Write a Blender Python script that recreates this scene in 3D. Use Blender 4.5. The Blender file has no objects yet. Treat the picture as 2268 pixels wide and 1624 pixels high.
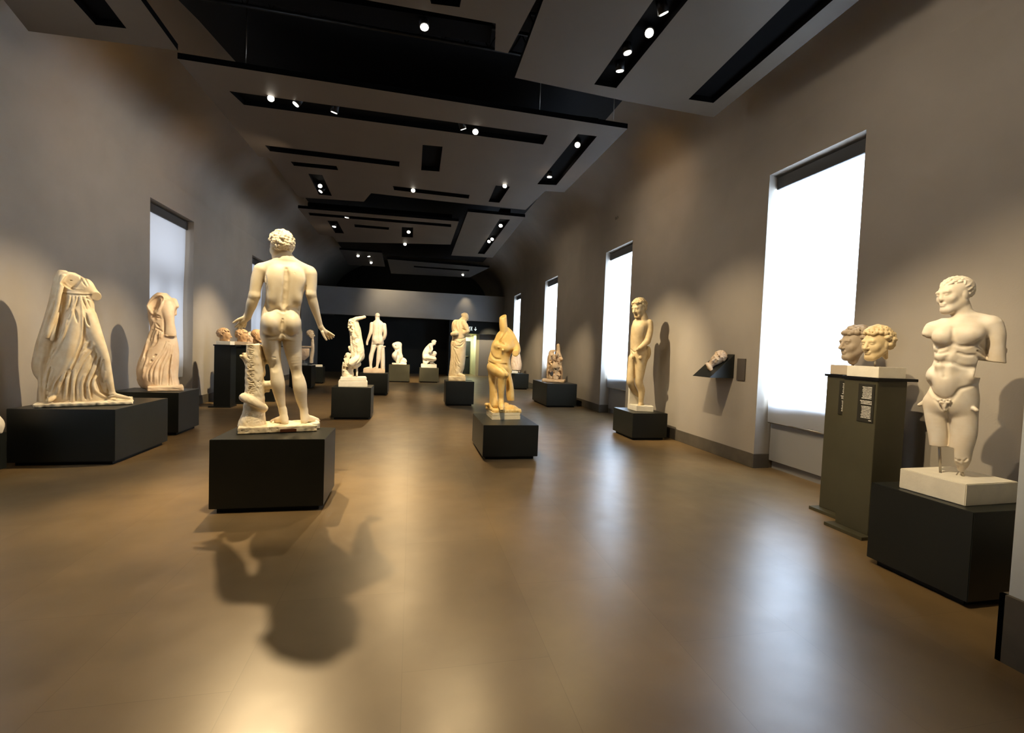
import bpy, bmesh, math, random
import numpy as np
from mathutils import Vector, Matrix, Euler

random.seed(11)
SC = bpy.context.scene
COL = SC.collection
R_ = math.radians

# ------------------------------------------------------------------ camera
FPX, YAW, PITCH, ROLL, CAMH = 1024.355, 0.2151073, -0.0385210, 0.0377359, 1.6
_cy, _sy = math.cos(YAW), math.sin(YAW)
FW = np.array([_sy * math.cos(PITCH), _cy * math.cos(PITCH), math.sin(PITCH)])
_r0 = np.array([_cy, -_sy, 0.0]); _u0 = np.cross(_r0, FW)
RT = math.cos(ROLL) * _r0 + math.sin(ROLL) * _u0
UP = -math.sin(ROLL) * _r0 + math.cos(ROLL) * _u0
CAM = np.array([0.0, 0.0, CAMH])
cam_d = bpy.data.cameras.new('camera'); cam = bpy.data.objects.new('camera', cam_d); COL.objects.link(cam)
cam_d.sensor_fit = 'HORIZONTAL'; cam_d.sensor_width = 36.0; cam_d.lens = FPX * 36.0 / 2268.0
cam_d.clip_start = 0.05; cam_d.clip_end = 200
_m = Matrix.Identity(4)
for i in range(3):
    _m[i][0] = RT[i]; _m[i][1] = UP[i]; _m[i][2] = -FW[i]; _m[i][3] = CAM[i]
cam.matrix_world = _m
SC.camera = cam

def ray(x, y): return RT * ((x - 1134) / FPX) - UP * ((y - 812) / FPX) + FW
def atz(x, y, z=0.0):
    d = ray(x, y); return CAM + d * ((z - CAMH) / d[2])
def atx(x, y, X):
    d = ray(x, y); return CAM + d * (X / d[0])
def aty(x, y, Y):
    d = ray(x, y); return CAM + d * (Y / d[1])
def pix(p):
    v = np.asarray(p, float) - CAM
    return 1134 + FPX * (v @ RT) / (v @ FW), 812 - FPX * (v @ UP) / (v @ FW)

# ------------------------------------------------------------------ object helpers
def link(name, me, mat=None, parent=None):
    o = bpy.data.objects.new(name, me); COL.objects.link(o)
    if mat is not None and me is not None:
        for m in (mat if isinstance(mat, (list, tuple)) else [mat]): me.materials.append(m)
    if parent is not None: o.parent = parent
    return o
def tag(o, label=None, cat=None, group=None, kind=None):
    if label: o['label'] = label
    if cat: o['category'] = cat
    if group: o['group'] = group
    if kind: o['kind'] = kind
    return o
def empty(name, loc, rz=0.0, label=None, cat=None, group=None):
    o = bpy.data.objects.new(name, None); COL.objects.link(o)
    o.empty_display_size = 0.1
    o.location = loc; o.rotation_euler = (0, 0, rz)
    return tag(o, label, cat, group)
class MB:
    def __init__(s): s.b = bmesh.new()
    def box(s, x0, x1, y0, y1, z0, z1, bevel=0.0, mi=0):
        vs = [s.b.verts.new(p) for p in ((x0,y0,z0),(x1,y0,z0),(x1,y1,z0),(x0,y1,z0),(x0,y0,z1),(x1,y0,z1),(x1,y1,z1),(x0,y1,z1))]
        fs = [s.b.faces.new([vs[i] for i in q]) for q in ((3,2,1,0),(4,5,6,7),(0,1,5,4),(1,2,6,5),(2,3,7,6),(3,0,4,7))]
        for f in fs: f.material_index = mi
        if bevel > 0:
            es = list({e for f in fs for e in f.edges})
            bmesh.ops.bevel(s.b, geom=es, offset=bevel, segments=2, affect='EDGES', clamp_overlap=True)
        return s
    def quad(s, pts, mi=0):
        f = s.b.faces.new([s.b.verts.new(p) for p in pts]); f.material_index = mi; return s
    def prism(s, bot, top):
        n = len(bot); a = [s.b.verts.new(p) for p in bot]; c = [s.b.verts.new(p) for p in top]
        s.b.faces.new(a[::-1]); s.b.faces.new(c)
        for i in range(n): s.b.faces.new((a[i], a[(i+1) % n], c[(i+1) % n], c[i]))
        return s
    def cyl(s, a, b, ra, rb=None, n=20, caps=True):
        a = Vector(a); b = Vector(b); rb = ra if rb is None else rb
        d = (b - a).normalized(); u = d.orthogonal().normalized(); w = d.cross(u)
        A = []; B = []
        for i in range(n):
            t = 2 * math.pi * i / n; o = u * math.cos(t) + w * math.sin(t)
            A.append(s.b.verts.new(a + o * ra)); B.append(s.b.verts.new(b + o * rb))
        for i in range(n):
            f = s.b.faces.new((A[i], A[(i+1) % n], B[(i+1) % n], B[i])); f.smooth = True
        if caps: s.b.faces.new(A[::-1]); s.b.faces.new(B)
        return s
    def make(s, name, mat=None, parent=None, recalc=True):
        if recalc: bmesh.ops.recalc_face_normals(s.b, faces=s.b.faces)
        me = bpy.data.meshes.new(name); s.b.to_mesh(me); s.b.free()
        return link(name, me, mat, parent)
def struct(o): o['kind'] = 'structure'; return o

# ------------------------------------------------------------------ materials
def mat(name, col, rough=0.5, noise=0.0, nscale=4.0, bump=0.0, bscale=30.0, spec=0.5, metal=0.0, col2=None, detail=6.0):
    m = bpy.data.materials.new(name); m.use_nodes = True
    nt = m.node_tree; nt.nodes.clear(); N = nt.nodes.new; L = nt.links.new
    out = N('ShaderNodeOutputMaterial'); p = N('ShaderNodeBsdfPrincipled'); L(p.outputs[0], out.inputs[0])
    p.inputs['Roughness'].default_value = rough; p.inputs['Metallic'].default_value = metal
    p.inputs['Specular IOR Level'].default_value = spec
    tc = N('ShaderNodeTexCoord')
    c2 = col2 or tuple(max(0, c * (1 - noise)) for c in col)
    if noise > 0 or col2:
        n = N('ShaderNodeTexNoise'); n.inputs['Scale'].default_value = nscale; n.inputs['Detail'].default_value = detail
        L(tc.outputs['Object'], n.inputs['Vector'])
        r = N('ShaderNodeValToRGB'); r.color_ramp.elements[0].position = 0.32; r.color_ramp.elements[1].position = 0.68
        r.color_ramp.elements[0].color = (*c2, 1); r.color_ramp.elements[1].color = (*col, 1)
        L(n.outputs['Fac'], r.inputs['Fac']); L(r.outputs['Color'], p.inputs['Base Color'])
    else: p.inputs['Base Color'].default_value = (*col, 1)
    if bump > 0:
        n2 = N('ShaderNodeTexNoise'); n2.inputs['Scale'].default_value = bscale; n2.inputs['Detail'].default_value = 5
        L(tc.outputs['Object'], n2.inputs['Vector'])
        b = N('ShaderNodeBump'); b.inputs['Strength'].default_value = bump; b.inputs['Distance'].default_value = 0.01
        L(n2.outputs['Fac'], b.inputs['Height']); L(b.outputs['Normal'], p.inputs['Normal'])
    return m
def emit(name, col, strength):
    m = bpy.data.materials.new(name); m.use_nodes = True
    nt = m.node_tree; nt.nodes.clear()
    out = nt.nodes.new('ShaderNodeOutputMaterial'); e = nt.nodes.new('ShaderNodeEmission')
    e.inputs[0].default_value = (*col, 1); e.inputs[1].default_value = strength
    nt.links.new(e.outputs[0], out.inputs[0]); return m

# ------------------------------------------------------------------ sculpting with signed distance fields
def catmull(pts, n=8):
    pts = [np.asarray(p, float) for p in pts]
    if len(pts) < 3:
        return [pts[0] + (pts[-1] - pts[0]) * t for t in np.linspace(0, 1, n + 1)]
    P = [2 * pts[0] - pts[1]] + pts + [2 * pts[-1] - pts[-2]]; out = []
    for i in range(1, len(P) - 2):
        a, b, c, d = P[i-1], P[i], P[i+1], P[i+2]
        for t in np.linspace(0, 1, n, endpoint=False):
            out.append(0.5 * (2*b + (c-a)*t + (2*a-5*b+4*c-d)*t*t + (3*b-a-3*c+d)*t**3))
    out.append(pts[-1]); return out

class Sculpt:
    """Solid carved in its own upright frame: x to the right, y away from the viewer's side, z up, origin at the base."""
    def __init__(s, base, vox):
        s.base = np.asarray(base, float); s.vox = vox; s.ops = []; s.blo = []; s.bhi = []
        u = s.base[:2] - CAM[:2]; u = u / np.linalg.norm(u)
        s.e1 = np.array([u[1], -u[0], 0]); s.e2 = np.array([u[0], u[1], 0])
        s.rz = math.atan2(s.e1[1], s.e1[0])
        c = CAM - s.base; s.cl = np.array([c @ s.e1, c @ s.e2, c[2]])
        mid = s.base + np.array([0, 0, 0.9])
        s.m = ((mid - CAM) @ FW) / FPX
        s.w = 0.02 / (pix(mid + s.e1 * 0.01)[0] - pix(mid - s.e1 * 0.01)[0])
        s.K = 0.02; s.floor = True
    def dl(s, x, y):
        d = ray(x, y); return np.array([d @ s.e1, d @ s.e2, d[2]])
    def P(s, x, y, dd=0.0):
        d = s.dl(x, y); return s.cl + d * ((dd - s.cl[1]) / d[1])
    def _b(s, lo, hi): s.blo.append(np.asarray(lo)); s.bhi.append(np.asarray(hi))
    def reg(s, lo, hi, pad):
        i0 = np.maximum(0, np.floor((lo - pad - s.lo) / s.vox).astype(int)); i1 = np.minimum(s.n, np.ceil((hi + pad - s.lo) / s.vox).astype(int) + 1)
        if np.any(i1 <= i0): return None
        sl = tuple(slice(a, b) for a, b in zip(i0, i1))
        return sl, s.X[sl[0]][:, None, None], s.Y[sl[1]][None, :, None], s.Z[sl[2]][None, None, :]
    def mix(s, sl, d, k, mode):
        G = s.F[sl]; k = max(k, 1e-5)
        if mode == 'add':
            h = np.maximum(k - np.abs(G - d), 0); G[...] = np.minimum(G, d) - h * h / (4 * k)
        elif mode == 'sub':
            d = -d; h = np.maximum(k - np.abs(G - d), 0); G[...] = np.maximum(G, d) + h * h / (4 * k)
    # --- primitives in local metres
    def _cone(s, a, b, ra, rb, k, mode, flat=None):
        lo = np.minimum(a - ra, b - rb); hi = np.maximum(a + ra, b + rb)
        g = s.reg(lo, hi, k + 2.5 * s.vox)
        if g is None: return
        sl, x, y, z = g
        if flat is not None:
            nrm, f = flat; px, py, pz = x - a[0], y - a[1], z - a[2]
            q = (px * nrm[0] + py * nrm[1] + pz * nrm[2]) * (1.0 / f - 1.0)
            px, py, pz = px + q * nrm[0], py + q * nrm[1], pz + q * nrm[2]
            ab = b - a; ab = ab + nrm * (ab @ nrm) * (1.0 / f - 1.0)
        else:
            px, py, pz = x - a[0], y - a[1], z - a[2]; ab = b - a
        L2 = max(float(ab @ ab), 1e-10)
        t = np.clip((px * ab[0] + py * ab[1] + pz * ab[2]) / L2, 0, 1)
        d = np.sqrt((px - t * ab[0])**2 + (py - t * ab[1])**2 + (pz - t * ab[2])**2) - (ra + (rb - ra) * t)
        if flat is not None: d = d * min(1.0, 0.5 + flat[1] * 0.5)
        s.mix(sl, d.astype(np.float32), k, mode)
    def cone(s, a, b, ra, rb=None, k=None, mode='add', flat=None):
        a = np.asarray(a, float); b = np.asarray(b, float); rb = ra if rb is None else rb; k = s.K if k is None else k
        if mode == 'add': s._b(np.minimum(a - ra, b - rb), np.maximum(a + ra, b + rb))
        s.ops.append(lambda: s._cone(a, b, ra, rb, k, mode, flat))
    def _ell(s, c, r, M, k, mode):
        e = np.abs(M) @ r
        g = s.reg(c - e, c + e, k + 2.5 * s.vox)
        if g is None: return
        sl, x, y, z = g; px, py, pz = x - c[0], y - c[1], z - c[2]
        q = [px * M[0, i] + py * M[1, i] + pz * M[2, i] for i in range(3)]
        k0 = np.sqrt(sum((q[i] / r[i])**2 for i in range(3))); k1 = np.sqrt(sum((q[i] / r[i]**2)**2 for i in range(3)))
        s.mix(sl, (k0 * (k0 - 1.0) / np.maximum(k1, 1e-6)).astype(np.float32), k, mode)
    def ell(s, c, r, M=None, k=None, mode='add'):
        c = np.asarray(c, float); r = np.asarray(r, float) * np.ones(3); M = np.eye(3) if M is None else M; k = s.K if k is None else k
        if mode == 'add': e = np.abs(M) @ r; s._b(c - e, c + e)
        s.ops.append(lambda: s._ell(c, r, M, k, mode))
    def _box(s, c, h, M, rd, k, mode):
        e = np.abs(M) @ h; g = s.reg(c - e, c + e, k + 2.5 * s.vox)
        if g is None: return
        sl, x, y, z = g; px, py, pz = x - c[0], y - c[1], z - c[2]
        q = [np.abs(px * M[0, i] + py * M[1, i] + pz * M[2, i]) - (h[i] - rd) for i in range(3)]
        d = np.sqrt(sum(np.maximum(v, 0)**2 for v in q)) + np.minimum(np.maximum(np.maximum(q[0], q[1]), q[2]), 0) - rd
        s.mix(sl, d.astype(np.float32), k, mode)
    def box(s, c, h, M=None, rd=0.005, k=0.0, mode='add'):
        c = np.asarray(c, float); h = np.asarray(h, float); M = np.eye(3) if M is None else M
        if mode == 'add': e = np.abs(M) @ h; s._b(c - e, c + e)
        s.ops.append(lambda: s._box(c, h, M, rd, k, mode))
    def _loft(s, st, k, mode):
        st = sorted(st, key=lambda q: q[2]); D = np.array(catmull(st, 8)); D = D[np.argsort(D[:, 2])]
        W, H = D[:, 3].max(), D[:, 4].max()
        lo = np.array([(D[:, 0] - D[:, 3]).min(), (D[:, 1] - D[:, 4]).min(), D[0, 2]]); hi = np.array([(D[:, 0] + D[:, 3]).max(), (D[:, 1] + D[:, 4]).max(), D[-1, 2]])
        g = s.reg(lo, hi, k + 2.5 * s.vox)
        if g is None: return
        sl, x, y, z = g
        zz = z.ravel(); ip = lambda i: np.interp(zz, D[:, 2], D[:, i])[None, None, :]
        px = x - ip(0); py = y - ip(1); w = np.maximum(ip(3), 1e-3); h = np.maximum(ip(4), 1e-3)
        k0 = np.sqrt((px / w)**2 + (py / h)**2); k1 = np.sqrt((px / w**2)**2 + (py / h**2)**2)
        d = k0 * (k0 - 1.0) / np.maximum(k1, 1e-6)
        d = np.where(k0 < 1e-3, -np.minimum(w, h), d)
        e = np.maximum(D[0, 2] - z, z - D[-1, 2])
        d = np.sqrt(np.maximum(d, 0)**2 + np.maximum(e, 0)**2) + np.minimum(np.maximum(d, e), 0)
        s.mix(sl, d.astype(np.float32), k, mode)
    def loftm(s, st, k=None, mode='add'):
        k = s.K if k is None else k; st = [np.asarray(q, float) for q in st]
        if mode == 'add':
            A = np.array(st); s._b([(A[:, 0] - A[:, 3]).min(), (A[:, 1] - A[:, 4]).min(), A[:, 2].min()], [(A[:, 0] + A[:, 3]).max(), (A[:, 1] + A[:, 4]).max(), A[:, 2].max()])
        s.ops.append(lambda: s._loft(st, k, mode))
    def noise(s, amp, fr, seed=0, zr=None):
        rg = np.random.default_rng(seed); ph = rg.uniform(0, 6.28, (4, 3)); di = rg.normal(size=(4, 3)); di /= np.linalg.norm(di, axis=1)[:, None]
        def f():
            x, y, z = s.X[:, None, None], s.Y[None, :, None], s.Z[None, None, :]
            if zr is not None:
                i = [np.searchsorted(s.Z, v) for v in zr]; z = s.Z[None, None, i[0]:i[1]]; T = s.F[:, :, i[0]:i[1]]
            else: T = s.F
            v = 0
            for j in range(4):
                q = (1 + 0.6 * j) * fr; v = v + np.sin((x * di[j, 0] + y * di[j, 1] + z * di[j, 2]) * q + ph[j, 0]) * np.sin((x * di[(j+1) % 4, 0] + y * di[(j+1) % 4, 1] + z * di[(j+1) % 4, 2]) * q * 0.8 + ph[j, 1]) / (1 + 0.5 * j)
            T += (amp * v).astype(np.float32)
        s.ops.append(f)
    # --- drawn in the picture frame and set at a depth dd (metres from the sculpture's middle plane)
    def _multi(s, segs, k, mode, flat=None):
        A = np.array([np.concatenate([np.minimum(a - ra, b - rb), np.maximum(a + ra, b + rb)]) for a, b, ra, rb in segs])
        pad = k + 2.5 * s.vox; g = s.reg(A[:, :3].min(0), A[:, 3:].max(0), pad)
        if g is None: return
        sl = g[0]; D = np.full([q.stop - q.start for q in sl], 1.0, np.float32); off = np.array([q.start for q in sl])
        if flat is not None: nrm, f = flat; fm = min(1.0, 0.5 + f * 0.5)
        for (a, b, ra, rb), bb in zip(segs, A):
            h = s.reg(bb[:3], bb[3:], pad)
            if h is None: continue
            l2, x, y, z = h; px, py, pz = x - a[0], y - a[1], z - a[2]; ab = b - a
            if flat is not None:
                q = (px * nrm[0] + py * nrm[1] + pz * nrm[2]) * (1.0 / f - 1.0); px, py, pz = px + q * nrm[0], py + q * nrm[1], pz + q * nrm[2]
                ab = ab + nrm * (ab @ nrm) * (1.0 / f - 1.0)
            t = np.clip((px * ab[0] + py * ab[1] + pz * ab[2]) / max(float(ab @ ab), 1e-10), 0, 1)
            d = np.sqrt((px - t * ab[0])**2 + (py - t * ab[1])**2 + (pz - t * ab[2])**2) - (ra + (rb - ra) * t)
            if flat is not None: d = d * fm
            ls = tuple(slice(q.start - o, q.stop - o) for q, o in zip(l2, off)); D[ls] = np.minimum(D[ls], d)
        s.mix(sl, D, k, mode)
    def chain(s, pts, k=None, mode='add', scale=None, flat=None):
        q = scale or s.w; k = s.K if k is None else k
        P = [np.append(s.P(x, y, d), r * q) for x, y, d, r in pts]; P = catmull(P, 5)
        segs = [(a[:3], b[:3], a[3], b[3]) for a, b in zip(P[:-1], P[1:])]
        if mode == 'add':
            for a, b, ra, rb in segs: s._b(np.minimum(a - ra, b - rb), np.maximum(a + ra, b + rb))
        s.ops.append(lambda: s._multi(segs, k, mode, flat))
    def cut(s, p, d, size=.12, rd=.004, k=.004):
        d = np.asarray(d, float); d = d / np.linalg.norm(d); u = np.cross(d, [0.31, 0.2, 0.93]); u /= np.linalg.norm(u)
        s.box(p + d * size, (size, size, size), np.array([d, u, np.cross(d, u)]).T, rd, k, 'sub')
    def loft(s, rows, k=None, mode='add'):
        st = []
        for y, xl, xr, h, dd in rows:
            c = s.P((xl + xr) / 2, y, dd); st.append((c[0], c[1], c[2], (xr - xl) / 2 * s.w, h))
        s.loftm(st, k, mode)
    def ball(s, x, y, dd, rx, ry, rd, k=None, mode='add', rot=0.0):
        M = np.array(Matrix.Rotation(rot, 3, 'Y')) if rot else None
        s.ell(s.P(x, y, dd), (rx * s.w, rd, ry * s.m), M, k, mode)
    def surf(s, x, y):
        d = s.dl(x, y); yy = np.arange(s.lo[1], s.hi[1], s.vox * 0.6); t = (yy - s.cl[1]) / d[1]
        p = s.cl[None, :] + d[None, :] * t[:, None]; i = np.round((p - s.lo) / s.vox).astype(int)
        ok = np.all((i >= 0) & (i < s.n), axis=1); v = np.ones(len(yy)); j = i[ok]; v[ok] = s.F[j[:, 0], j[:, 1], j[:, 2]]
        w = np.nonzero(v < 0)[0]
        return yy[w[0]] if len(w) else None
    def _stroke(s, pts, r, k, mode, sink, taper):
        pp = catmull(pts, 6); L = sum(np.linalg.norm(b - a) for a, b in zip(pp[:-1], pp[1:])); n = max(3, int(L * s.m / max(s.vox, r * 0.5)))
        n = min(n, 40)
        u = np.linspace(0, len(pp) - 1, n); q = [pp[int(i)] + (pp[min(int(i) + 1, len(pp) - 1)] - pp[int(i)]) * (i - int(i)) for i in u]
        ds = [s.surf(*v) for v in q]
        good = [d for d in ds if d is not None]
        if not good: return
        last = good[0]; dd = []
        for d in ds:
            if d is None or d - last > 0.12: d = last
            dd.append(d); last = d
        dd = np.convolve(np.pad(dd, 1, 'edge'), [0.25, 0.5, 0.25], 'valid')
        P = [s.P(v[0], v[1], d + sink * r) for v, d in zip(q, dd)]
        f = lambda t: max(0.35, min(1.0, (0.25 + 3.5 * min(t, 1 - t)))) if taper else 1.0
        rr = [r * f(i / (n - 1)) for i in range(n)]
        s._multi([(P[i], P[i+1], rr[i], rr[i+1]) for i in range(n - 1)], k, mode)
    def stroke(s, pts, r, k=None, mode='add', sink=None, taper=True):
        sink = (0.35 if mode == 'add' else -0.1) if sink is None else sink; k = r if k is None else k
        s.ops.append(lambda: s._stroke([np.array(p, float) for p in pts], r, k, mode, sink, taper))
    def groove(s, pts, rpx, k=None, sink=-0.1): s.stroke(pts, rpx * s.m, k, 'sub', sink)
    def ridge(s, pts, rpx, k=None, sink=0.35): s.stroke(pts, rpx * s.m, k, 'add', sink)
    # --- head: unit frame, face forward +Y, height chin to crown = 1
    def head(s, c, H, yaw, pitch=0.0, roll=0.0, hair='curly', seed=1, hv=1.0, ears=True, beard=False, nose=True, wid=1.0):
        A = np.array(Matrix.Rotation(R_(180) + yaw, 3, 'Z') @ Matrix.Rotation(-pitch, 3, 'X') @ Matrix.Rotation(roll, 3, 'Y'))
        c = np.asarray(c, float)
        T = lambda x, y, z: c + A @ (np.array([x * wid, y, z]) * H)
        E = lambda p, r, k, mode='add', M=None: s.ell(T(*p), np.array(r) * np.array([wid, 1, 1]) * H, A if M is None else A @ M, k * H, mode)
        Cn = lambda p, q, r0, r1, k, mode='add': s.cone(T(*p), T(*q), r0 * H, r1 * H, k * H, mode)
        E((0, -0.07, 0.13), (0.315, 0.40, 0.365), 0.05)
        E((0, 0.09, -0.12), (0.245, 0.28, 0.36), 0.14)
        E((0, 0.27, -0.40), (0.10, 0.085, 0.08), 0.12)
        for q in (-1, 1):
            Cn((q * 0.20, -0.02, -0.20), (q * 0.07, 0.25, -0.42), 0.085, 0.07, 0.12)
            E((q * 0.155, 0.24, -0.10), (0.09, 0.08, 0.10), 0.10)
        Cn((-0.15, 0.315, 0.095), (0.15, 0.315, 0.095), 0.055, 0.055, 0.06)
        for q in (-1, 1):
            E((q * 0.125, 0.405, 0.03), (0.080, 0.05, 0.042), 0.045, 'sub')
            E((q * 0.125, 0.305, 0.025), (0.065, 0.055, 0.04), 0.015)
        if nose:
            Cn((0, 0.345, 0.08), (0, 0.455, -0.105), 0.038, 0.055, 0.035); Cn((-0.045, 0.40, -0.12), (0.045, 0.40, -0.12), 0.035, 0.035, 0.03)
        else: Cn((0, 0.345, 0.08), (0, 0.385, -0.10), 0.040, 0.058, 0.035); E((0, 0.47, -0.13), (0.09, 0.05, 0.05), 0.02, 'sub')
        Cn((-0.06, 0.345, -0.232), (0.06, 0.345, -0.232), 0.034, 0.034, 0.03); Cn((-0.042, 0.345, -0.278), (0.042, 0.345, -0.278), 0.034, 0.034, 0.03)
        Cn((-0.075, 0.387, -0.254), (0.075, 0.387, -0.254), 0.011, 0.011, 0.01, 'sub')
        if ears:
            for q in (-1, 1): E((q * 0.30, -0.03, -0.03), (0.035, 0.075, 0.115), 0.03)
        rg = random.Random(seed)
        if hair == 'curly':
            n = 340
            for i in range(n):
                z = 1 - 2 * (i + 0.5) / n; t = i * 2.39996; q = math.sqrt(1 - z * z); d = (q * math.cos(t), q * math.sin(t), z)
                if d[2] < -0.72 or (d[1] > 0.25 and d[2] < 0.50) or (d[1] > -0.12 and d[2] < 0.0) : continue
                rr = rg.uniform(0.042, 0.070) * hv; sc = 1.04 + rg.uniform(-0.02, 0.055) * hv
                p = (d[0] * 0.315 * sc, -0.07 + d[1] * 0.40 * sc, 0.13 + d[2] * 0.365 * sc)
                E(p, (rr, rr, rr * 0.9), 0.012)
                if i % 2 == 0:
                    e = 1.03 + rr * 2.2
                    E((d[0] * 0.315 * e, -0.07 + d[1] * 0.40 * e, 0.13 + d[2] * 0.365 * e), (0.024,) * 3, 0.016, 'sub')
        elif hair == 'short':
            E((0, -0.13, 0.18), (0.335, 0.395, 0.355), 0.01)
            n = 170
            for i in range(n):
                z = 1 - 2 * (i + 0.5) / n; t = i * 2.39996; q = math.sqrt(1 - z * z); d = np.array((q * math.cos(t), q * math.sin(t), z))
                if d[2] < -0.6 or (d[1] > 0.30 and d[2] < 0.42) or (d[1] > 0.0 and d[2] < 0.05): continue
                p = np.array((d[0] * 0.33, -0.085 + d[1] * 0.41, 0.15 + d[2] * 0.37)); f = np.array((0.3, 0.9, -0.5)) + 0.5 * np.array([rg.uniform(-1, 1) for _ in range(3)])
                f = f - d * (f @ d); f = f / (np.linalg.norm(f) + 1e-6) * 0.05
                Cn(p - f, p + f, 0.030, 0.016, 0.012)
        elif hair == 'bun':
            E((0, -0.08, 0.15), (0.33, 0.41, 0.36), 0.03); E((0, -0.46, 0.12), (0.15, 0.13, 0.14), 0.06)
        return T
    def run(s):
        s.lo = np.min(s.blo, axis=0) - 3.5 * s.vox; s.hi = np.max(s.bhi, axis=0) + 3.5 * s.vox
        s.n = np.ceil((s.hi - s.lo) / s.vox).astype(int) + 1
        s.X, s.Y, s.Z = [(s.lo[i] + s.vox * np.arange(s.n[i])).astype(np.float32) for i in range(3)]
        s.F = np.full(s.n, 1.0, np.float32)
        for o in s.ops: o()
        F = s.F
        if s.floor: F[...] = np.maximum(F, (0.0015 - s.Z)[None, None, :])
        F[0] = F[-1] = 1; F[:, 0] = F[:, -1] = 1; F[:, :, 0] = F[:, :, -1] = 1
        return s.nets(F)
    def nets(s, F):
        S = F < 0; c = np.zeros(np.array(F.shape) - 1, np.int8)
        cor = [(i, j, k) for i in (0, 1) for j in (0, 1) for k in (0, 1)]; nx, ny, nz = c.shape
        for i, j, k in cor: c += S[i:i+nx, j:j+ny, k:k+nz]
        act = (c > 0) & (c < 8); idx = np.argwhere(act)
        V = {q: F[idx[:, 0] + q[0], idx[:, 1] + q[1], idx[:, 2] + q[2]] for q in cor}
        acc = np.zeros((len(idx), 3)); cnt = np.zeros(len(idx))
        for a in cor:
            for ax in range(3):
                if a[ax]: continue
                b = tuple(1 if i == ax else a[i] for i in range(3)); va, vb = V[a], V[b]; x = (va < 0) != (vb < 0)
                t = np.where(x, va / np.where(x, va - vb, 1), 0)
                for i in range(3): acc[:, i] += np.where(x, a[i] + (t if i == ax else 0), 0)
                cnt += x
        verts = (acc / cnt[:, None] + idx) * s.vox + s.lo
        ids = np.full(c.shape, -1, np.int32); ids[tuple(idx.T)] = np.arange(len(idx)); Q = []
        for ax in range(3):
            o1, o2 = (ax + 1) % 3, (ax + 2) % 3
            sa = [slice(None)] * 3; sb = [slice(None)] * 3; sa[ax] = slice(0, -1); sb[ax] = slice(1, None)
            A, B = S[tuple(sa)], S[tuple(sb)]; e = np.argwhere(A != B)
            e = e[(e[:, o1] > 0) & (e[:, o2] > 0) & (e[:, o1] < c.shape[o1]) & (e[:, o2] < c.shape[o2])]
            ins = A[tuple(e.T)]
            def cell(d1, d2):
                q = e.copy(); q[:, o1] += d1; q[:, o2] += d2; return ids[tuple(q.T)]
            q = np.stack([cell(-1, -1), cell(0, -1), cell(0, 0), cell(-1, 0)], 1); q[~ins] = q[~ins][:, ::-1]; Q.append(q)
        Q = np.concatenate(Q); Q = Q[np.all(Q >= 0, axis=1)]
        return verts, Q
    def make(s, name, material, parent=None, at_base=False):
        v, q = s.run(); me = bpy.data.meshes.new(name)
        e = np.concatenate([q[:, [0, 1]], q[:, [1, 2]], q[:, [2, 3]], q[:, [3, 0]]]); n_ = len(v); deg = np.maximum(np.bincount(e[:, 0], minlength=n_) + np.bincount(e[:, 1], minlength=n_), 1)[:, None]
        for lam in (.5, -.515) * 9:          # shrink-free relaxing of the surface
            av = np.stack([np.bincount(e[:, 0], v[e[:, 1], i], n_) + np.bincount(e[:, 1], v[e[:, 0], i], n_) for i in range(3)], 1) / deg
            v = v + lam * (av - v)
        me.vertices.add(len(v)); me.vertices.foreach_set('co', v.astype(np.float32).ravel())
        me.loops.add(len(q) * 4); me.loops.foreach_set('vertex_index', q.astype(np.int32).ravel())
        me.polygons.add(len(q)); me.polygons.foreach_set('loop_start', np.arange(0, len(q) * 4, 4, dtype=np.int32))
        me.polygons.foreach_set('use_smooth', np.ones(len(q), bool))
        me.update(calc_edges=True); me.validate()
        o = link(name, me, material, parent)
        s.F = None; s.ops = []
        return o
# ------------------------------------------------------------------ palette
M_wall = mat('plaster_paint', (0.42, 0.385, 0.335), 0.75, noise=0.10, nscale=1.3, bump=0.08, bscale=60)
M_wallend = mat('plaster_paint_end', (0.36, 0.355, 0.345), 0.7, noise=0.08, nscale=1.0)
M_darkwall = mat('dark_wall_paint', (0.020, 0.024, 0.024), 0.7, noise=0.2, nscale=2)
M_void = mat('unlit_void_black', (0.010, 0.010, 0.011), 0.85)
M_panel = mat('ceiling_panel_paint', (0.115, 0.090, 0.064), 0.6, noise=0.08, nscale=1.5)
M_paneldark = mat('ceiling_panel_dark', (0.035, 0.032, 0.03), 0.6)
M_edge = mat('panel_edge_black', (0.004, 0.004, 0.0045), 0.8, spec=0.1)
M_plinth = mat('plinth_lacquer', (0.021, 0.0235, 0.0205), 0.36, spec=0.5, noise=0.15, nscale=3, bump=0.03, bscale=120)
M_toe = mat('plinth_recess_black', (0.005, 0.005, 0.005), 0.7)
M_ped = mat('lamplit_olive', (0.085, 0.080, 0.052), 0.38, noise=0.15, nscale=2)  # olive of lamplit faces put into the colour
M_base = mat('skirting_stone', (0.15, 0.135, 0.11), 0.45, noise=0.25, nscale=5)
M_metal = mat('brushed_steel', (0.45, 0.42, 0.37), 0.3, metal=1.0)
M_black = mat('black_metal', (0.008, 0.008, 0.009), 0.45, metal=0.3)
M_frame = mat('window_frame_paint', (0.10, 0.09, 0.08), 0.5)
M_box = mat('blind_cassette_grey', (0.07, 0.07, 0.07), 0.5)
M_whitestone = mat('pale_stone_base', (0.80, 0.76, 0.66), 0.6, noise=0.10, nscale=9, bump=0.12, bscale=60)
M_grey = mat('convector_grey', (0.30, 0.30, 0.30), 0.5)
M_plaque = mat('plaque_grey', (0.13, 0.115, 0.10), 0.45)
M_panelinfo = mat('info_panel_olive', (0.035, 0.034, 0.026), 0.35)
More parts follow.
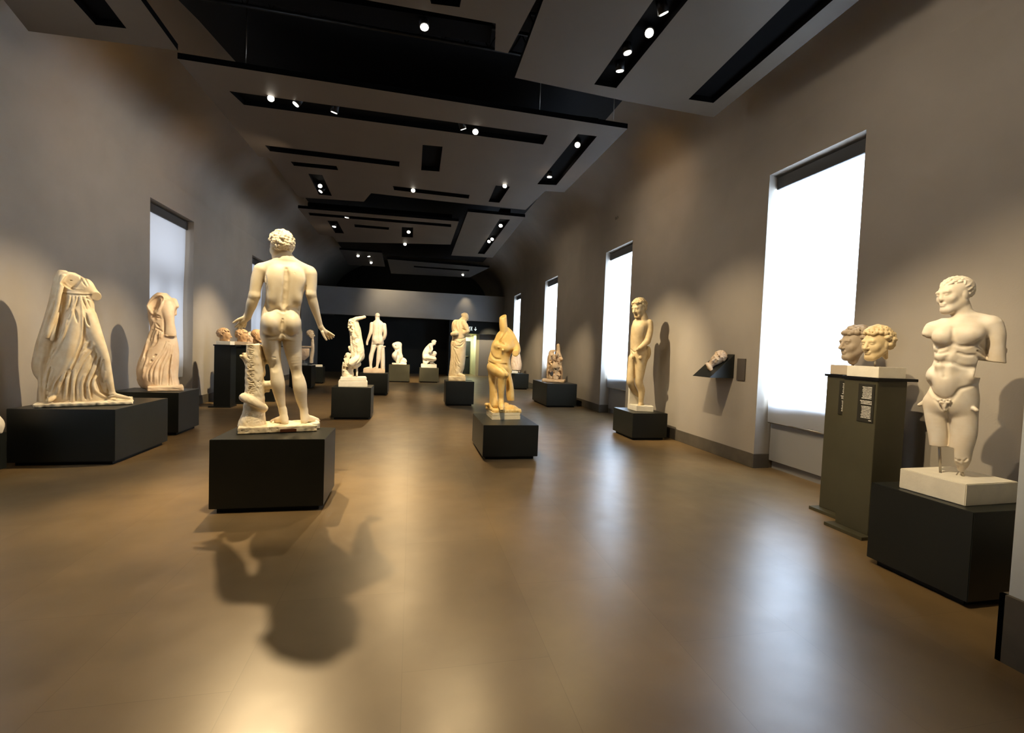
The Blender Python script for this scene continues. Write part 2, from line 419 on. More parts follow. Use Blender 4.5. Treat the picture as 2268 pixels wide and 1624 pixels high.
M_text = mat('printed_text_white', (0.75, 0.74, 0.68), 0.6)
M_lens = emit('lamp_lens', (1.0, 0.93, 0.80), 14.0)
M_white = emit('sign_white', (0.9, 1.0, 0.95), 0.75)
def marble(name, col, dark, rough=0.55): return mat(name, col, rough, nscale=7, col2=dark, bump=0.045, bscale=70)
M_cream = marble('cream_marble', (0.86, 0.78, 0.62), (0.76, 0.66, 0.48))
M_trunk = marble('rough_cream_marble', (0.84, 0.75, 0.56), (0.66, 0.54, 0.36), 0.7)
M_drape = marble('honey_marble', (0.84, 0.73, 0.54), (0.70, 0.55, 0.34))
M_pink = marble('rosy_cream_marble', (0.84, 0.70, 0.54), (0.72, 0.54, 0.38))
M_white_m = marble('white_marble', (0.90, 0.84, 0.74), (0.80, 0.70, 0.56))
M_tan = marble('tan_marble', (0.66, 0.50, 0.33), (0.48, 0.34, 0.20))
M_yellow = marble('amber_marble', (0.80, 0.59, 0.25), (0.66, 0.43, 0.14), 0.42)
M_brown = marble('weathered_brown_marble', (0.60, 0.40, 0.23), (0.42, 0.26, 0.13))
M_dusk = marble('grey_beige_marble', (0.50, 0.42, 0.33), (0.38, 0.31, 0.23))
M_gold = marble('gold_beige_marble', (0.76, 0.63, 0.40), (0.60, 0.46, 0.26))

# floor: large stone slabs with fine joints, honed to a soft sheen
def floor_mat():
    m = bpy.data.materials.new('honed_stone_floor'); m.use_nodes = True
    nt = m.node_tree; nt.nodes.clear(); N = nt.nodes.new; L = nt.links.new
    out = N('ShaderNodeOutputMaterial'); p = N('ShaderNodeBsdfPrincipled'); L(p.outputs[0], out.inputs[0])
    tc = N('ShaderNodeTexCoord'); br = N('ShaderNodeTexBrick'); mp = N('ShaderNodeMapping'); mp.inputs['Rotation'].default_value = (0, 0, R_(90)); L(tc.outputs['Object'], mp.inputs['Vector']); L(mp.outputs[0], br.inputs['Vector'])
    br.offset = 0.5; br.inputs['Scale'].default_value = 1.0; br.inputs['Brick Width'].default_value = 1.5; br.inputs['Row Height'].default_value = 0.75
    br.inputs['Mortar Size'].default_value = 0.0025; br.inputs['Mortar Smooth'].default_value = 0.3; br.inputs['Bias'].default_value = -0.2
    br.inputs['Color1'].default_value = (0.195, 0.135, 0.066, 1); br.inputs['Color2'].default_value = (0.218, 0.152, 0.075, 1); br.inputs['Mortar'].default_value = (0.17, 0.118, 0.055, 1)
    n = N('ShaderNodeTexNoise'); n.inputs['Scale'].default_value = 2.2; n.inputs['Detail'].default_value = 7; L(tc.outputs['Object'], n.inputs['Vector'])
    mx = N('ShaderNodeMix'); mx.data_type = 'RGBA'; mx.blend_type = 'OVERLAY'; mx.inputs[0].default_value = 0.35
    L(br.outputs['Color'], mx.inputs[6]); L(n.outputs['Fac'], mx.inputs[7]); L(mx.outputs[2], p.inputs['Base Color'])
    n2 = N('ShaderNodeTexNoise'); n2.inputs['Scale'].default_value = 5; n2.inputs['Detail'].default_value = 6; L(tc.outputs['Object'], n2.inputs['Vector'])
    mr = N('ShaderNodeMapRange'); mr.inputs[3].default_value = 0.29; mr.inputs[4].default_value = 0.39; L(n2.outputs['Fac'], mr.inputs[0]); L(mr.outputs[0], p.inputs['Roughness'])
    p.inputs['Specular IOR Level'].default_value = 1.0
    b = N('ShaderNodeBump'); b.inputs['Strength'].default_value = 0.02; L(n2.outputs['Fac'], b.inputs['Height']); L(b.outputs['Normal'], p.inputs['Normal'])
    return m
def blind_mat():
    m = bpy.data.materials.new('roller_blind_fabric'); m.use_nodes = True
    nt = m.node_tree; nt.nodes.clear(); N = nt.nodes.new; L = nt.links.new
    out = N('ShaderNodeOutputMaterial'); d = N('ShaderNodeBsdfDiffuse'); t = N('ShaderNodeBsdfTranslucent'); x = N('ShaderNodeMixShader')
    d.inputs[0].default_value = (0.62, 0.63, 0.66, 1); t.inputs[0].default_value = (0.76, 0.82, 0.92, 1); x.inputs[0].default_value = 0.5
    L(d.outputs[0], x.inputs[1]); L(t.outputs[0], x.inputs[2]); L(x.outputs[0], out.inputs[0]); return m
M_floor = floor_mat(); M_blind = blind_mat()

# ------------------------------------------------------------------ shell
Y0, Y1 = -3.0, 25.0
WX = 4.9; WT = 0.62
struct(MB().box(-6.2, 6.2, Y0 - .3, 33, -0.2, 0.0).make('floor', M_floor))
WIN = [(4.33, 5.76), (9.93, 11.42), (15.5, 17.05), (21.1, 22.45)]
LWIN = [(4.33, 5.76), (10.12, 11.92), (15.85, 17.45), (21.1, 22.45)]
HEAD = 4.2
def side_wall(name, sx, wins):
    m = MB(); xa, xb = sorted((sx * WX, sx * (WX + WT))); y = Y0
    for a, b in wins:
        m.box(xa, xb, y, a, 0, 4.75); m.box(xa, xb, a, b, HEAD, 4.75)
        xi, xo = sorted((sx * (WX + 0.42), sx * (WX + WT))); m.box(xi, xo, a, b, 0, 1.02)      # thin wall under the sill
        y = b
    m.box(xa, xb, y, 32, 0, 4.75); return struct(m.make(name, M_wall))
side_wall('wall_right', 1, WIN); side_wall('wall_left', -1, LWIN)
# barrel vault
def vault():
    m = MB(); n = 40; prev = None; H0, HT = 4.75, 2.5
    for i in range(n + 1):
        t = math.pi * i / n; x, z = -WX * math.cos(t), H0 + HT * math.sin(t)
        cur = [m.b.verts.new((x, y, z)) for y in (Y0, 32)]
        if prev: m.b.faces.new((prev[0], prev[1], cur[1], cur[0])).smooth = True
        prev = cur
    return struct(m.make('ceiling', M_wall, recalc=False))
vault()
_p = [(LX[0], LX[1]) for LX in ((-3.9, Y0), (3.55, Y0), (3.55, 24.4), (-3.4, 24.4), (-3.4, 12.0), tuple(atz(525, 140, 6.1)[:2]), tuple(atz(480, 90, 6.1)[:2]), tuple(atz(440, 45, 6.1)[:2]), tuple(atz(395, 0, 6.1)[:2]), tuple(atz(340, -60, 6.1)[:2]))]
struct(MB().prism([(x, y, 6.1) for x, y in _p], [(x, y, 6.35) for x, y in _p]).make('trim_1', M_void))      # black slab standing in for the unlit void above the panels
struct(MB().box(-6, 6, Y0 - .3, Y0, 0, 8).make('wall_front', M_wall))
# far end: deep beam, dark recess below, dark lunette above
m = MB(); m.box(-WX, WX, 25.0, 25.5, 3.28, 4.42); m.box(-WX, WX, 24.94, 25.0, 3.02, 3.27); m.box(-WX, WX, 25.0, 25.5, 3.02, 3.28)
struct(m.make('wall_back', M_wallend))
struct(MB().box(-WX, WX, 31.6, 31.8, 3.0, 8).make('wall_upper', M_darkwall))
struct(MB().box(-WX, WX, 25.5, 31.6, 4.35, 4.42).make('trim_2', M_darkwall))
m = MB(); m.box(-WX, 1.95, 26.4, 26.6, 0, 3.05); m.box(1.95, 2.12, 25.05, 26.6, 0, 3.02)
struct(m.make('wall_recess', M_darkwall))
m = MB(); m.box(2.12, WX, 25.3, 25.5, 2.34, 3.02); struct(m.make('trim_3', M_darkwall))
m = MB(); m.box(3.72, WX, 25.9, 26.0, 0.0, 2.34); struct(m.make('wall_vestibule', M_grey))
# entrance at the far end
dr = MB().box(2.30, 3.40, 27.3, 27.36, 0.0, 1.95).make('door_1', M_darkwall); struct(dr)
MB().cyl((2.45, 27.27, 1.05), (3.3, 27.27, 1.05), 0.03).make('push_bar', M_metal, dr)
m = MB(); m.box(3.55, 3.72, 25.9, 27.4, 0, 2.34); m.box(2.12, 2.28, 26.6, 27.4, 0, 2.34); m.box(2.12, 3.72, 27.36, 27.45, 0, 2.5); m.box(2.12, 3.72, 25.5, 27.45, 2.34, 2.42)
struct(m.make('trim_4', mat('vestibule_cream', (0.62, 0.60, 0.42), 0.6)))
# skirting
def skirt(name, sx, wins):
    m = MB(); xa, xb = sorted((sx * WX, sx * (WX - 0.018))); y = Y0
    for a, b in wins:
        m.box(xa, xb, y, a, 0, 0.205, 0.004)
        for yy, s2 in ((a, 1), (b, -1)):
            ya, yb = sorted((yy, yy + s2 * 0.018)); x0, x1 = sorted((sx * (WX - 0.018), sx * (WX + 0.25))); m.box(x0, x1, ya, yb, 0, 0.205)
        y = b
    m.box(xa, xb, y, 25, 0, 0.205); return struct(m.make(name, M_base))
skirt('baseboard_right', 1, WIN); skirt('baseboard_left', -1, LWIN)
# wall pier close by on the right
struct(MB().box(3.2, WX, 0.2, 1.82, 0, 6.0).make('wall_pier', mat('pier_daylit_blue', (0.60, 0.64, 0.68), 0.7)))  # blue window light on the pier put into its colour
struct(MB().box(3.175, 3.2, 0.2, 1.845, 0, 0.37).make('baseboard_pier', M_base))
struct(MB().box(3.175, 4.2, 1.82, 1.845, 0, 0.37).make('baseboard_pier_side', M_base))

# ------------------------------------------------------------------ windows with roller blinds
WL = {(1, 0): 'nearest tall white roller blind on the right wall, glowing behind the pair of heads', (1, 1): 'tall glowing white roller blind behind the standing youth on the right wall',
      (1, 2): 'tall white roller blind behind the seated fragment group on the right wall', (1, 3): 'farthest white roller blind on the right wall, near the far doorway',
      (-1, 1): 'dim blue-grey roller blind on the left wall behind the headless draped statues', (-1, 2): 'dim blue-grey roller blind on the left wall half hidden by the big nude statue',
      (-1, 3): 'farthest dim grey roller blind on the left wall'}
wn = 0
for sx, wins in ((1, WIN), (-1, LWIN)):
    for i, (a, b) in enumerate(wins):
        if sx < 0 and i == 3: 
            # not seen from the hall's middle: closed by a plain shutter board
            xa, xb = sorted((sx * (WX + .3), sx * (WX + .36))); struct(MB().box(xa, xb, a, b, 0, HEAD).make('trim_%d' % (10 + i), M_wall)); continue
        if sx < 0 and i == 0:      # unseen window opened for cool fill; only its blind is built
            struct(MB().quad([(-WX - .15, a, .6), (-WX - .15, b, .6), (-WX - .15, b, HEAD), (-WX - .15, a, HEAD)]).make('trim_20', M_blind)); continue
        wn += 1
        X = lambda v: sx * (WX + v)
        m = MB()
        def bx(v0, v1, y0, y1, z0, z1):
            x0, x1 = sorted((X(v0), X(v1))); m.box(x0, x1, y0, y1, z0, z1)
        f0, f1 = 0.42, 0.50
        bx(f0, f1, a, a + .07, 1.02, HEAD); bx(f0, f1, b - .07, b, 1.02, HEAD); bx(f0, f1, a, b, HEAD - .12, HEAD); bx(f0, f1, a, b, 1.02, 1.12); bx(f0, f1, a, b, 2.78, 2.94)
        bx(f0, f1, (a + b) / 2 - .035, (a + b) / 2 + .035, 1.1, 2.8)
        w = struct(m.make('window_%d' % wn, M_frame))
        # convector cover under the sill
        m = MB(); x0, x1 = sorted((X(0.24), X(0.30))); m.box(x0, x1, a + .02, b - .02, 0.12, 0.98, 0.004)
        x0, x1 = sorted((X(0.30), X(0.40))); m.box(x0, x1, a + .02, b - .02, 0.0, 0.1)
        o = m.make('convector_cover', M_grey); tag(o, {(1, 0): 'grey convector cover below the nearest right-hand blind, beside the tall pedestals', (1, 1): 'grey convector cover below the blind behind the standing youth', (1, 2): 'grey convector cover below the third blind on the right wall', (1, 3): 'grey convector cover below the farthest blind on the right wall', (-1, 1): 'grey convector cover below the left blind behind the draped statues', (-1, 2): 'grey convector cover below the second blind on the left wall'}[(sx, i)], 'radiator cover', 'convector covers under the windows')
        t = empty('roller_blind', (X(0.1), (a + b) / 2, HEAD), 0, WL[(sx, i)], 'window blind', 'roller blinds')
        inv = Vector((-X(0.1), -(a + b) / 2, -HEAD))
        m = MB(); n = 24; prev = None; ya, yb = (a + 0.05, b - 0.03) if sx > 0 else (a + 0.09, b - 0.05)
        top, bot = HEAD - 0.17, 0.68
        for j in range(n + 1):
            q = j / n; z = top + (bot - top) * q; row = []
            for c in range(9):
                e = abs(c / 4 - 1); y = ya + (yb - ya) * c / 8
                v = 0.145 + 0.05 * q + 0.018 * math.sin(q * 7 + c * .6) * q * (0.4 + e)
                row.append(m.b.verts.new(Vector((X(v), y, z)) + inv))
            if prev:
                for c in range(8): m.b.faces.new((prev[c], prev[c+1], row[c+1], row[c])).smooth = True
            prev = row
        m.make('blind_fabric', M_blind, t, recalc=False)
        MB().cyl(Vector((X(0.195), ya - .005, bot)) + inv, Vector((X(0.195), yb + .005, bot)) + inv, 0.014).make('bottom_bar', M_metal, t)
        m = MB(); x0, x1 = sorted((X(0.115), X(0.27))); m.box(x0 + inv.x, x1 + inv.x, a + .015 + inv.y, b - .015 + inv.y, HEAD - .20 + inv.z, HEAD - .035 + inv.z, 0.004)
        m.make('cassette', M_box, t)

# ------------------------------------------------------------------ plinths and pedestals
def plinth(x0, x1, y0, y1, h, label, group='dark display plinths', pm=None):
    t = empty('display_plinth', ((x0 + x1) / 2, (y0 + y1) / 2, 0), 0, label, 'plinth', group)
    w, d = (x1 - x0) / 2, (y1 - y0) / 2
    MB().box(-w, w, -d, d, 0.045, h, 0.004).make('plinth_body', pm or (M_ped if 'olive' in label else M_plinth), t)  # olive plinths get a lighter copy, their lamp light in the colour
    MB().box(-w + .05, w - .05, -d + .05, d - .05, 0.0, 0.045).make('recessed_foot', M_toe, t)
    return t
PL = {}
for key, a in dict(
    apollo=(-1.75, -0.775, 4.60, 5.24, .68, 'dark square plinth carrying the tall nude seen from behind, nearest the middle'),
    drape1=(-4.58, -3.49, 6.47, 7.72, .68, 'wide low dark plinth under the large striding headless draped statue on the left'),
    drape2=(-4.62, -3.63, 8.36, 9.10, .69, 'dark plinth by the left blind under the smaller headless draped statue'),
    dying=(-1.58, -0.80, 10.04, 10.80, .67, 'dark plinth under the torso with one arm bent overhead'),
    amber=(1.03, 1.84, 6.45, 7.62, .50, 'low dark plinth under the amber headless kneeling figure'),
    youth=(4.0, 4.70, 7.76, 8.60, .50, 'low dark plinth against the right wall under the standing youth'),
    torso=(3.61, 4.62, 2.26, 2.95, .645, 'large dark plinth in the right foreground under the armless torso'),
    seated=(3.72, 4.60, 12.35, 13.9, .664, 'dark plinth under the seated fragment group by the right wall'),
    robed=(0.93, 1.69, 12.45, 13.15, .66, 'dark plinth under the robed woman holding a tray'),
    back1=(-0.91, -0.05, 20.05, 20.8, .733, 'olive-lit plinth far back under the kneeling headless torso'),
    back2=(0.36, 1.18, 20.2, 20.9, .63, 'olive-lit plinth far back under the crouching figure'),
    stand=(-1.55, -0.70, 14.9, 15.75, .665, 'black plinth behind the bent-arm torso, under the far standing nude seen from behind'),
    farright=(3.98, 4.56, 17.7, 18.4, .62, 'black plinth by the right wall behind the amber figure, under a draped fragment'),
    edge=(-4.85, -4.42, 5.5, 6.25, .45, 'black plinth cut off by the left edge of the picture'),
).items(): PL[key] = plinth(*a)

def pedestal(x, y, w, h, label, info=False, side=-1):
    t = empty('tall_pedestal', (x, y, 0), 0, label, 'pedestal', 'tall black pedestals for heads')
    MB().box(-w, w, -w, w, 0.03, h - .025, 0.003).make('column', M_ped if x > 0 else M_plinth, t)
    MB().box(-w - .015, w + .10, -w - .02, w + .02, h - .025, h, 0.002).make('top_plate', M_black, t)
    MB().box(-w - .10, w + .02, -w - .03, w + .03, 0, 0.03, 0.002).make('base_plate', M_ped if x > 0 else M_plinth, t)
    if info:
        X = -w - 0.006
        p = MB().box(X, -w, -w + .02, -w + .175, h - .41, h - .06, 0.001).make('info_panel', M_panelinfo, t)
        rg = random.Random(5); z = h - .085
        for blk, n in enumerate((9, 3, 9)):
            m = MB()
            for i in range(n):
                ln = rg.uniform(.082, .095) if blk != 1 else rg.uniform(.10, .118); y0 = -w + (.04 if blk == 1 else .045); y = y0
                while y < y0 + ln:
                    q = rg.uniform(.003, .013); h_ = rg.choice((.0055, .0065, .0075)); m.box(X - .0012, X - .0002, y, min(y + q, y0 + ln), z - .008, z - .008 + h_); y += q + .0018
                z -= .0128
            z -= .012; m.make('printed_text', M_text, p)
        MB().box(X - .0012, X - .0002, -w + .035, -w + .06, h - .395, h - .388).make('printed_text', M_text, p)
    return t
pedestal(4.245, 3.50, 0.165, 1.46, 'nearer tall dark pedestal of the right-hand pair, with an info panel', True)
pedestal(4.50, 3.93, 0.165, 1.46, 'rear tall dark pedestal of the right-hand pair, half hidden by the nearer one', True)
PEDL = [(-4.215, 11.90, 'leftmost tall black pedestal of the group behind the tree trunk, clear of the others'), (-4.05, 12.55, 'tall black pedestal next to the leftmost one, partly hidden by the tree trunk'),
        (-4.15, 13.55, 'tall black pedestal third from the left, mostly hidden behind the tree trunk'), (-3.60, 13.10, 'tall black pedestal behind the thigh of the big nude statue')]
for x, y, l in PEDL: pedestal(x, y, 0.17, 1.44, l, x == PEDL[0][0])
# ------------------------------------------------------------------ sculptures
def want(n): return True
def statue(base, label, cat='statue', name='marble_statue', group=None):
    u = Sculpt(base, .01); return empty(name, tuple(base), u.rz, label, cat, group)

# ---- tall nude seen from behind, with a tree trunk at its side
def apollo():
    B = atz(622, 938, .745); B[2] = .68
    t = statue(B, 'tall cream marble nude youth seen from behind with arms held out, beside a tree trunk')
    s = Sculpt(B, .0040); s.K = .03
    s.loft([(580,610,654,.07,.0),(588,590,676,.095,0),(600,584,681,.12,0),(614,586,679,.132,0),(630,588,677,.128,.0),(648,589.5,673,.118,.01),(664,589,669.5,.108,.02),
            (678,586,667,.105,.02),(692,581.5,665,.112,.01),(708,578.5,665.5,.122,0),(724,577,667.5,.126,0),(740,577.5,669,.118,0),(752,579,669,.10,.0)], .03)
    # back relief
    s.ball(606, 616, -.094, 18, 25, .046, .05, rot=.25); s.ball(659, 617, -.094, 18, 25, .046, .05, rot=-.25)
    s.ball(604, 650, -.077, 13, 26, .05, .05, rot=.15); s.ball(657, 652, -.077, 13, 26, .05, .05, rot=-.15)
    s.ball(622, 655, -.062, 8, 34, .045, .06); s.ball(641, 655, -.062, 8, 34, .045, .06)
    s.ball(600, 717, -.068, 21, 26, .105, .03); s.ball(648, 718, -.068, 20, 26, .105, .03)
    s.chain([(632,572,-.02,13),(610,583,-.02,11),(582,594,0,12)], .04); s.chain([(634,572,-.02,13),(660,587,-.02,11),(686,600,0,12)], .04)
    # arms
    s.chain([(577,599,0,15.5),(570,618,0,14),(566,638,0,12.5),(563.5,655,.0,12)], .03); s.chain([(563.5,655,0,12),(558,672,.02,12),(553,688,.05,9.5),(548,702,.08,8)], .02)
    s.chain([(688,608,0,15.5),(690,630,0,13),(689,652,0,11.5)], .03); s.chain([(689,652,0,11.5),(694,672,.02,11.5),(702,698,.05,8.6),(710,724,.08,6.2)], .02)
    # hands
    s.chain([(548,701,.08,8),(541,709,.09,8),(536,714,.10,7.5)], .015)
    for p in ([(541,703,.07,3.8),(528,708,.07,3.2),(517,715,.08,2.4)], [(533,713,.10,3.4),(527,719,.10,3),(521.5,724.5,.10,2.3)], [(535,716,.10,3.4),(531,722,.11,3),(528,727.5,.11,2.4)],
              [(539,717,.11,3.3),(536.5,723,.12,3),(534,728.5,.12,2.3)], [(544,716,.12,3.1),(543,721,.13,2.8),(541.5,726,.13,2.2)]): s.chain(p, .006)
    s.chain([(711,725,.08,6.2),(716,732,.09,6.8),(722,737,.10,6)], .015)
    for p in ([(722,733,.09,3.2),(731,738,.09,2.8),(740,743.5,.09,2.2)], [(723,736,.11,3.2),(731,741,.11,2.8),(738.5,747,.11,2.2)], [(722,739,.13,3.1),(729,744,.13,2.7),(734.5,750,.13,2.2)],
              [(719,741,.15,2.9),(725,746,.15,2.5),(729,751,.15,2)], [(714,736,.06,3.6),(718,745,.06,3),(723,753,.06,2.4)]): s.chain(p, .006)
    # legs
    s.chain([(600,740,0,22.5),(601.5,765,0,20.5),(605,790,0,16.8),(609.5,810,0,13.6),(612.5,828,-.01,14.2),(615.5,850,-.018,15.8),(619,874,-.008,12.6),(623.5,898,0,9.2),(626.5,914,.0,8)], .025)
    s.chain([(646,740,0,22.5),(648,765,0,21),(652.5,795,0,17),(657,824,0,12.6),(661.5,843,-.01,15),(664.5,860,-.018,16.2),(668,886,-.008,12.6),(672.5,906,0,9.3),(674,920,0,8.4)], .025)
    s.chain([(627,908,0,8.2),(629,922,-.02,8.5),(631,934,-.045,8.5)], .02); s.chain([(628,928,-.02,9.5),(617,931,.05,9),(604,934,.11,6)], .02)
    for i in range(4): s.chain([(607 - i * .6, 932 + i * 1.3, .10 - .025 * i, 3), (600.5 + i * 1.2, 935.5 + i * .8, .12 - .035 * i, 2.4)], .005)
    s.chain([(674,910,0,8.4),(674,924,-.02,8.8),(674,932,-.035,8.6)], .02); s.chain([(677,926,-.01,9.5),(690,929,.06,9),(702,931,.11,6)], .02)
    for i in range(4): s.chain([(699 + i * .4, 930 + i * 1.2, .10 - .02 * i, 3), (707 - i * 1.6, 932.5 + i * 1.1, .12 - .035 * i, 2.4)], .005)
    s.ball(604,812,-.06,3,8,.02,.03,'sub'); s.ball(611,812,-.075,6,9,.02,.03,'sub'); s.ball(657,826,-.07,6,9,.02,.03,'sub')
    # neck and head, turned away to the left
    s.chain([(632,585,0,20),(631,570,.0,16.5),(627,556,.02,17)], .03)
    s.head(s.P(622, 548, .02), 66 * s.m, R_(-155), .12, 0, 'curly', 3, 1.15)
    s.groove([(634,596),(634,612),(633,640),(630,668),(627,690)], 4.4, .028, .1)
    s.groove([(626,708),(625,718),(624.5,730),(625,744),(626,757)], 2.2, .018, .2)
    s.groove([(584,740),(598,746),(612,745),(621,739)], 1.2, .03, -.5); s.groove([(629,739),(645,746),(660,740)], 1.2, .03, -.5)
    s.groove([(588,692),(600,687),(613,684),(624,690)], 1.6, .03, .3); s.groove([(630,690),(645,684),(660,687)], 1.6, .03, .3)
    s.groove([(588,610),(589,622),(588,636)], 1.5, .015); s.groove([(677.5,624),(676,634),(674,646)], 1.5, .015)
    s.ball(652.5, 604.5, -.155, 1.5, 1.5, .02, .003, 'sub'); s.ball(607.5, 792, -.075, 4.5, 1.3, .02, .003, 'sub')
    s.make('figure', M_cream, t)
    # tree trunk
    s = Sculpt(B, .0043); s.K = .02
    s.loft([(943,527,589,.14,.0),(932,530,588,.13,.0),(912,538,586,.10,.0),(890,540.5,586,.09,0),(868,543,585,.085,0),(848,543.5,584,.085,0),(826,543.5,583,.08,0),(800,545,580,.075,0),(780,546,577,.07,0),(763,546,575,.065,0)], .02)
    s.chain([(553,802,0,11),(543,792,-.01,8.5),(538,788,-.015,7.5)], .02); s.ball(535.5, 785.5, -.02, 4.5, 5, .03, .006, 'sub', rot=-.8)
    s.chain([(541,883,.07,9),(540,880,-.03,10),(549,885,-.085,10.5),(562,892,-.105,10.5),(576,901,-.085,10),(584,905,-.02,9.5),(583,900,.07,8)], .012)
    s.chain([(574,853,.02,11.5),(590,853,.015,10),(606,852,.0,11)], .02); s.chain([(586,866,.02,4),(594,866,.01,4)], .02)
    s.chain([(572,772,.05,11),(584,776,.07,11),(596,782,.07,12)], .03); s.chain([(580,785,.06,10),(588,798,.07,8),(596,800,.05,8)], .03); s.chain([(578,800,.05,9),(583,830,.05,5)], .02)
    s.noise(.0015, 70, 4)
    rg = random.Random(2)
    for i in range(62):
        y = 766 + i * 1.75 + rg.uniform(-.8, .8); x0 = 549 + rg.uniform(-1.5, 2.5); w_ = rg.uniform(8, 14)
        s.groove([(x0, y - 1), (x0 + w_ * .5, y + rg.uniform(-1, 1.4)), (x0 + w_, y + rg.uniform(-2, 1.5))], .8, .003, .2)
    for i in range(34):
        x, y = rg.uniform(546, 578), rg.uniform(838, 872); s.groove([(x, y), (x + 2, y + 2.5)], .9, .004)
    for i in range(26):
        x, y = rg.uniform(537, 582), rg.uniform(912, 938); s.groove([(x, y), (x + rg.uniform(2, 6), y - rg.uniform(1, 4))], .8, .004)
    s.groove([(539,893),(552,897),(566,905),(586,912)], 2, .012, 0)
    s.ball(591, 857, -.055, 1.6, 1.4, .02, .003, 'sub')
    s.make('tree_trunk', M_trunk, t)
    # rough base slab
    s = Sculpt(B, .005)
    a, b = s.P(526, 950, -.17), s.P(710.5, 947, -.17)
    s.box(((a[0] + b[0]) / 2, .0, .032), ((b[0] - a[0]) / 2, .185, .034), rd=.009, k=.0)
    c = s.P(712, 950, -.17); s.box((c[0] + .03, -.17, .03), (.06, .12, .2), np.array(Matrix.Rotation(R_(40), 3, 'Z')), .002, .01, 'sub')
    s.noise(.002, 60, 8)
    rg = random.Random(6)
    for i in range(70):
        x, y = rg.uniform(528, 708), rg.uniform(947, 960); s.groove([(x, y), (x + rg.uniform(-2, 3), y + rg.uniform(1, 3))], .8, .003)
    s.make('rough_base_slab', M_trunk, t)
    a = s.P(620.5, 951.2, -.19); b = s.P(656.5, 956.6, -.19)
    MB().box(a[0], b[0], -.196, -.17, b[2], a[2], .002).make('inscribed_plate', mat('rust_brown_plate', (0.10, 0.035, 0.012), 0.5), t)
    return t
if want('apollo'): apollo()

